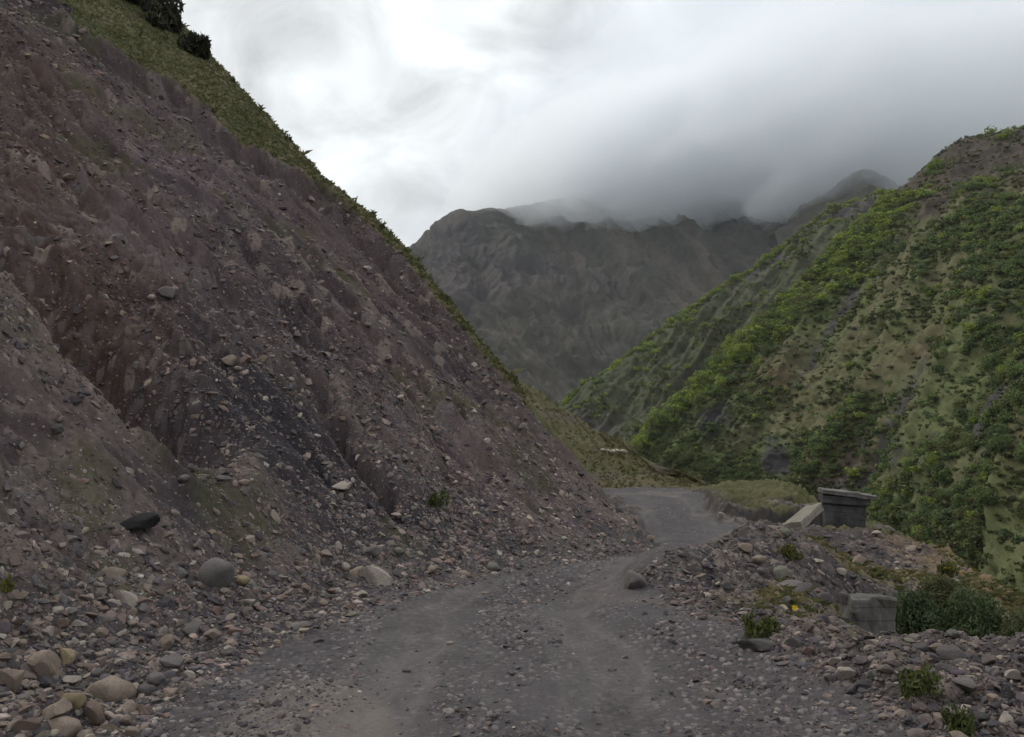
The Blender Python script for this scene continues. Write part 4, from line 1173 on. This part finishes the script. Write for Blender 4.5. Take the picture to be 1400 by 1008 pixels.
# named plants
def plant(name, px, py, hpx, wpx, green, label, seed, n=1800, leaf=.06, clumps=14, up=0.0, aspect=1.0, cat='shrub', pos=None, flowers=None, dz=0.0):
    q = hit(px, py) if pos is None else np.asarray(pos, float)
    d = q[1]; w = wpx * d / F_PX / 2; h = hpx * d / F_PX
    V_, F_, c_, s_ = leaf_cloud(seed, n, leaf, clumps, (1, 1, 1), True, up, aspect)
    V_ = V_ * (w, w, h / 1.15)
    root = empty(name, (q[0], q[1], q[2] + dz)); tag(root, label, cat)
    lv = F_[~s_[F_[:, 0]]]; sv = F_[s_[F_[:, 0]]]
    cc = tinted(c_, s_, green)
    me = sub_mesh('foliage', V_, lv, cc, M_LEAF, False); new_obj('foliage', me, None, root)
    me = sub_mesh('stems', V_, sv, cc, M_STONE, False); new_obj('stems', me, None, root)
    if flowers:
        fn, fs, fcol = flowers
        rr = np.random.default_rng(seed + 1)
        for i in range(fn):
            k = rr.integers(0, len(lv)); c0 = V_[lv[k, 0]]
            c0 = c0 * (1, 1, 1) + (0, 0, fs * .8)
            new_obj('flower_head', flower_mesh(fs, fcol, i), None, root).location = c0
    return root

def flower_mesh(s, colr, seed):
    rr = np.random.default_rng(seed)
    V_, F_ = [], []
    n = 9
    for k in range(n):
        a0 = 2 * math.pi * k / n + rr.uniform(-.15, .15); da = .3
        for lo, hi, zz in ((.15, 1, .15),):
            b = len(V_)
            V_ += [(math.cos(a0) * lo * s, math.sin(a0) * lo * s, 0), (math.cos(a0 - da) * .7 * s, math.sin(a0 - da) * .7 * s, s * .2), (math.cos(a0) * hi * s, math.sin(a0) * hi * s, s * zz), (math.cos(a0 + da) * .7 * s, math.sin(a0 + da) * .7 * s, s * .2)]
            F_.append((b, b + 1, b + 2, b + 3))
    v, f = ico(1); b = len(V_)
    V_ = np.concatenate([np.array(V_), v * s * .35 * np.array((1, 1, .6))])
    c = np.tile(np.array(colr), (len(V_), 1)); c[b:] *= (.8, .6, .5)
    me = bpy.data.meshes.new('flower_head')
    me.from_pydata([tuple(q) for q in V_], [], [tuple(q) for q in F_] + [tuple(int(w) + b for w in q) for q in f]); me.update()
    at = me.color_attributes.new('Col', 'FLOAT_COLOR', 'POINT'); c4 = np.ones((len(V_), 4), np.float32); c4[:, :3] = c; at.data.foreach_set('color', c4.ravel())
    me.materials.append(M_GRASS)
    return me

YEL = (.70, .52, .02)
# gully bush: three dark green bushes side by side
for px, py, d_, hp_, wp_, g_, lb, sd in ((1262, 862, 11.6, 74, 90, (.066, .092, .042), 'dark green bush right beside the concrete block in the gully', 71),
                                         (1330, 880, 11.2, 92, 110, (.075, .100, .045), 'large dark green bush filling the gully, right of the one beside the block', 72),
                                         (1410, 890, 10.4, 70, 100, (.09, .105, .048), 'olive green bush cut by the right edge of the photo', 73),
                                         (1290, 815, 14.0, 40, 80, (.085, .09, .04), 'low olive bush behind the large dark green bush, under the yellow flowers', 74)):
    plant('bush', px, py, hp_, wp_, g_, lb, sd, 8000, .036, 34, .35, 1.7, 'bush', pos=P(px, py, d_), dz=-.1)
# dark shrubs on the crest at top left
for px, py, hp_, wp_, lb, sd in ((222, 40, 66, 76, 'dark spiky shrub on the crest of the left slope, cut by the top edge', 81),
                                 (268, 76, 52, 66, 'dark brownish shrub leaning out from the crest, below the spiky shrub', 82),
                                 (176, 2, 40, 70, 'dark shrub on the crest at the top edge, left of the spiky shrub', 84),
                                 (391, 192, 16, 22, 'small dark plant alone on the turf crest halfway down the left slope', 83)):
    q = solve_face(px, py); q = np.array((q[0], q[1], float(hgt(q[0], q[1]))))
    plant('shrub', px, py, hp_, wp_, (.040, .038, .024), lb, sd, 1000 if wp_ > 30 else 260, .085, 11, .4, 1.7, 'shrub', pos=q, dz=-.15)
for px, py, hp_, wp_, lb, sd in ((318, 112, 12, 14, 'small dry plant on the skyline of the turf, below the spiky shrubs', 181), (446, 248, 12, 16, 'small dry plant on the skyline of the turf, below the dark lone plant', 182),
                                 (520, 312, 12, 16, 'small brown tuft on the skyline where the turf narrows', 183), (610, 412, 14, 20, 'brown tuft hanging at the edge of the cut above the far spur', 184)):
    q = solve_face(px, py); q = np.array((q[0], q[1], float(hgt(q[0], q[1]))))
    plant('weed', px, py, hp_, wp_, (.07, .062, .035), lb, sd, 160, .11, 6, .6, 1.9, 'plant', pos=q, dz=-.1)
plant('weed', 601, 698, 26, 30, (.07, .10, .025), 'green weed with a yellow bloom low on the scree slope', 85, 260, .13, 8, .4, 1.5, 'plant', flowers=(2, .035, YEL))
plant('weed', 5, 812, 26, 26, (.12, .13, .03), 'yellow green tuft at the left edge of the photo on the scree', 86, 200, .14, 7, .5, 1.6, 'plant')
plant('weed', 1040, 868, 34, 60, (.085, .10, .03), 'low green weed above the dark flat slab at the road edge', 87, 420, .10, 10, .5, 1.6, 'plant')
plant('weed', 1255, 950, 40, 70, (.08, .095, .03), 'green weed on the lower right verge among grey stones', 88, 420, .10, 10, .5, 1.6, 'plant')
plant('weed', 1310, 1002, 36, 60, (.08, .10, .032), 'green weed at the bottom right of the photo', 89, 420, .10, 10, .5, 1.6, 'plant')
plant('weed', 1075, 765, 22, 40, (.10, .10, .03), 'olive weed on the mound below the fallen beam', 90, 300, .12, 9, .5, 1.6, 'plant')
plant('flowering_plant', 1300, 786, 24, 40, (.09, .10, .03), 'clump of yellow flowers on the bank edge above the bushes', 91, 240, .12, 8, .6, 1.6, 'flowers', pos=P(1300, 788, 15.5), flowers=(16, .05, YEL))
q = hit(1087, 846)
fl_ = empty('flower', q); tag(fl_, 'single yellow flower on a short stem among the stones of the verge', 'flower')
V_, F_, c_, s_ = leaf_cloud(95, 26, .35, 5, (1, 1, .5), True, .4, 1.6)
new_obj('leaves', mesh_np('leaves', V_ * .05, F_, tinted(c_, s_, (.08, .11, .03)), False, M_LEAF), None, fl_)
st = []
for h in (0, .095):
    for k in range(5): st.append((.003 * math.cos(k * 1.257), .003 * math.sin(k * 1.257), h))
new_obj('stem', mesh_np('stem', np.array(st), np.array([(k, (k + 1) % 5, 5 + (k + 1) % 5, 5 + k) for k in range(5)]), np.tile((.07, .10, .03), (10, 1)), False, M_GRASS), None, fl_)
fh = new_obj('flower_head', flower_mesh(.036, YEL, 3), None, fl_); fh.location = (0, 0, .1); fh.rotation_euler = (math.radians(50), 0, 0)

# ------------------------------------------------------------------ low cloud round the summit (real volume)
def cloud_mesh(name, x0, x1, y0, y1, zb, zt, seed, amp, sc):
    nu, nv = 200, 120
    a = np.linspace(0, 2 * math.pi, nu, endpoint=False); b = np.linspace(-math.pi / 2, math.pi / 2, nv)
    A, B = np.meshgrid(a, b)
    d = np.stack([np.cos(A) * np.cos(B), np.sin(A) * np.cos(B), np.sin(B)], -1)
    c = np.array(((x0 + x1) / 2, (y0 + y1) / 2, (zb + zt) / 2)); h = np.array(((x1 - x0) / 2, (y1 - y0) / 2, (zt - zb) / 2))
    p = c + np.stack([d[..., 0], d[..., 1], np.sign(d[..., 2]) * np.abs(d[..., 2]) ** .55], -1) * h
    n = fbm3(p, sc, seed, 4)
    p = p + d * ((n - .5) * amp + (fbm3(p, 38, seed + 9, 4) - .5) * 70)[..., None]
    p[..., 0] += .75 * (p[..., 2] - zb)
    V = p.reshape(-1, 3)
    i = np.arange(nv - 1)[:, None] * nu + np.arange(nu)[None]; j = np.arange(nv - 1)[:, None] * nu + (np.arange(nu) + 1)[None] % nu
    q = np.stack([i, j, j + nu, i + nu], -1).reshape(-1, 4)
    return mesh_np(name, V, q, None, True)

def mat_vol(name, dens, col, an=.2):
    m = bpy.data.materials.new(name); m.use_nodes = True
    N = m.node_tree.nodes; L = m.node_tree.links
    N.remove(N['Principled BSDF'])
    v = N.new('ShaderNodeVolumePrincipled'); v.inputs['Density'].default_value = dens; v.inputs['Color'].default_value = (*col, 1); v.inputs['Anisotropy'].default_value = an
    L.new(v.outputs[0], N['Material Output'].inputs['Volume'])
    return m
CLOUDS = [  # x0,x1,y0,y1,zb,zt,density
    (-40, 2000, 1080, 2000, 362, 980, .0040, 31, 200, 220, 'thick grey cloud sitting on the mountain summit'),
    (0, 1250, 900, 1750, 330, 660, .0105, 32, 150, 120, 'lower rag of mist hanging before the summit crags'),
    (-190, 800, 1080, 1800, 342, 640, .0100, 33, 140, 130, 'thin mist over the saddle right of the small left peak'),
    (-160, 1500, 1150, 2100, 440, 1050, .0014, 34, 320, 260, 'pale veil of cloud trailing up and left from the summit'),
]
for x0, x1, y0, y1, zb, zt, dn, sd, amp, sc, lb in CLOUDS:
    o = new_obj('cloud', cloud_mesh('cloud', x0, x1, y0, y1, zb, zt, sd, amp, sc), mat_vol('cloud_vapour', dn, (.962, .980, .996), .4))
    tag(o, lb, 'cloud', kind='stuff')

# the air itself: one even box of thin haze round everything
import bmesh as _bm
hb = _bm.new(); _bm.ops.create_cube(hb, size=1.0)
for v in hb.verts: v.co = Vector((v.co.x * 12400, v.co.y * 12400, -150 + (v.co.z + .5) * 2000))
tag(bm_obj('haze', hb, mat_vol('thin_air', .00006, (.93, .96, 1.0), .2)), 'thin blue grey air filling the valley', 'haze', kind='stuff')

# ------------------------------------------------------------------ world
SUN_EL, SUN_AZ = math.radians(44), math.radians(-62)     # azimuth from +Y towards +X
w = bpy.data.worlds.new('World'); scene.world = w; w.use_nodes = True
N = w.node_tree.nodes; L = w.node_tree.links
bg = N['Background']; bg.inputs['Strength'].default_value = 0.1
sky = N.new('ShaderNodeTexSky'); sky.sky_type = 'NISHITA'; sky.sun_disc = False; sky.sun_elevation = SUN_EL; sky.sun_rotation = SUN_AZ
tc = N.new('ShaderNodeTexCoord')
def math_n(op, a, b=None, clamp=False):
    n = N.new('ShaderNodeMath'); n.operation = op; n.use_clamp = clamp
    for k, v in ((0, a), (1, b)):
        if v is None: continue
        if isinstance(v, (int, float)): n.inputs[k].default_value = v
        else: L.new(v, n.inputs[k])
    return n.outputs[0]
def maprange(v, a, b, c, d):
    n = N.new('ShaderNodeMapRange'); n.interpolation_type = 'SMOOTHSTEP'
    for k, q in (('From Min', a), ('From Max', b), ('To Min', c), ('To Max', d)): n.inputs[k].default_value = q
    L.new(v, n.inputs['Value']); return n.outputs['Result']
sep = N.new('ShaderNodeSeparateXYZ'); L.new(tc.outputs['Generated'], sep.inputs[0])
def noise(scale, detail, rough, loc=(0, 0, 0), stretch=(1, 1, 1), dist=0.0):
    mp = N.new('ShaderNodeMapping'); mp.inputs['Location'].default_value = loc; mp.inputs['Scale'].default_value = stretch
    L.new(tc.outputs['Generated'], mp.inputs['Vector'])
    n = N.new('ShaderNodeTexNoise'); n.inputs['Scale'].default_value = scale; n.inputs['Detail'].default_value = detail; n.inputs['Roughness'].default_value = rough
    n.inputs['Distortion'].default_value = dist
    L.new(mp.outputs[0], n.inputs['Vector']); return n.outputs['Fac']
nA = noise(2.2, 6, .5, (.3, .1, .7), (1, 1, 1.4)); nB = noise(6.5, 7, .55, (1.3, 2.1, .2), (1, 1, 1.5), .6)
# a darker bank of cloud towards the right, brighter veil to the left where the sun stands behind it
xr = math_n('ADD', sep.outputs['X'], math_n('MULTIPLY', sep.outputs['Z'], -0.75))
xr = math_n('ADD', xr, math_n('MULTIPLY', math_n('SUBTRACT', nA, .5), .30))
bank = maprange(xr, -.40, -.08, 0, 1)
lowf = maprange(sep.outputs['Z'], .75, .40, .0, 1)
bank = math_n('MULTIPLY', bank, lowf)
front = maprange(sep.outputs['Y'], -.3, .5, 0, 1)
val_l = math_n('ADD', 7.5, math_n('MULTIPLY', math_n('SUBTRACT', nB, .5), 14.0))
mixv = N.new('ShaderNodeMix'); mixv.data_type = 'RGBA'
cl1 = N.new('ShaderNodeVectorMath'); cl1.operation = 'SCALE'; cl1.inputs[0].default_value = (.97, 1.0, 1.0); L.new(val_l, cl1.inputs['Scale'])
val_d = math_n('ADD', maprange(sep.outputs['Z'], .22, .50, 3.9, 6.6), math_n('MULTIPLY', math_n('SUBTRACT', math_n('MULTIPLY', math_n('ADD', nA, nB), .5), .5), 5.0))
cl2 = N.new('ShaderNodeVectorMath'); cl2.operation = 'SCALE'; cl2.inputs[0].default_value = (.88, .98, 1.08); L.new(val_d, cl2.inputs['Scale'])
L.new(bank, mixv.inputs[0]); L.new(cl1.outputs[0], mixv.inputs[6]); L.new(cl2.outputs[0], mixv.inputs[7])
# sky behind the camera: plain mid-grey overcast
mixb = N.new('ShaderNodeMix'); mixb.data_type = 'RGBA'; mixb.inputs[6].default_value = (7.6, 7.75, 8.1, 1)
L.new(front, mixb.inputs[0]); L.new(mixv.outputs[2], mixb.inputs[7])
mixs = N.new('ShaderNodeMix'); mixs.data_type = 'RGBA'; mixs.inputs[0].default_value = .93
L.new(sky.outputs[0], mixs.inputs[6]); L.new(mixb.outputs[2], mixs.inputs[7])
L.new(mixs.outputs[2], bg.inputs['Color'])

sun = bpy.data.lights.new('sun', 'SUN'); sun.energy = 1.5; sun.angle = math.radians(14); sun.color = (1, .95, .87)
so = bpy.data.objects.new('sun', sun); COL.objects.link(so)
dv = Vector((math.sin(SUN_AZ) * math.cos(SUN_EL), math.cos(SUN_AZ) * math.cos(SUN_EL), math.sin(SUN_EL)))
so.rotation_euler = dv.to_track_quat('Z', 'Y').to_euler()

# ------------------------------------------------------------------ camera and render
cam = bpy.data.cameras.new('camera'); cam.sensor_width = 36; cam.lens = 36 * F_PX / 1400; cam.clip_start = .05; cam.clip_end = 20000
co = bpy.data.objects.new('camera', cam); COL.objects.link(co); co.location = (0, 0, CAM_H); co.rotation_euler = (math.pi / 2 + PITCH, 0, 0)
scene.camera = co
scene.view_settings.view_transform = 'Standard'; scene.view_settings.look = 'None'; scene.view_settings.exposure = 0.4; scene.view_settings.gamma = 1
scene.cycles.use_denoising = True
scene.cycles.volume_bounces = 10
scene.cycles.max_bounces = 12
scene.cycles.diffuse_bounces = 3
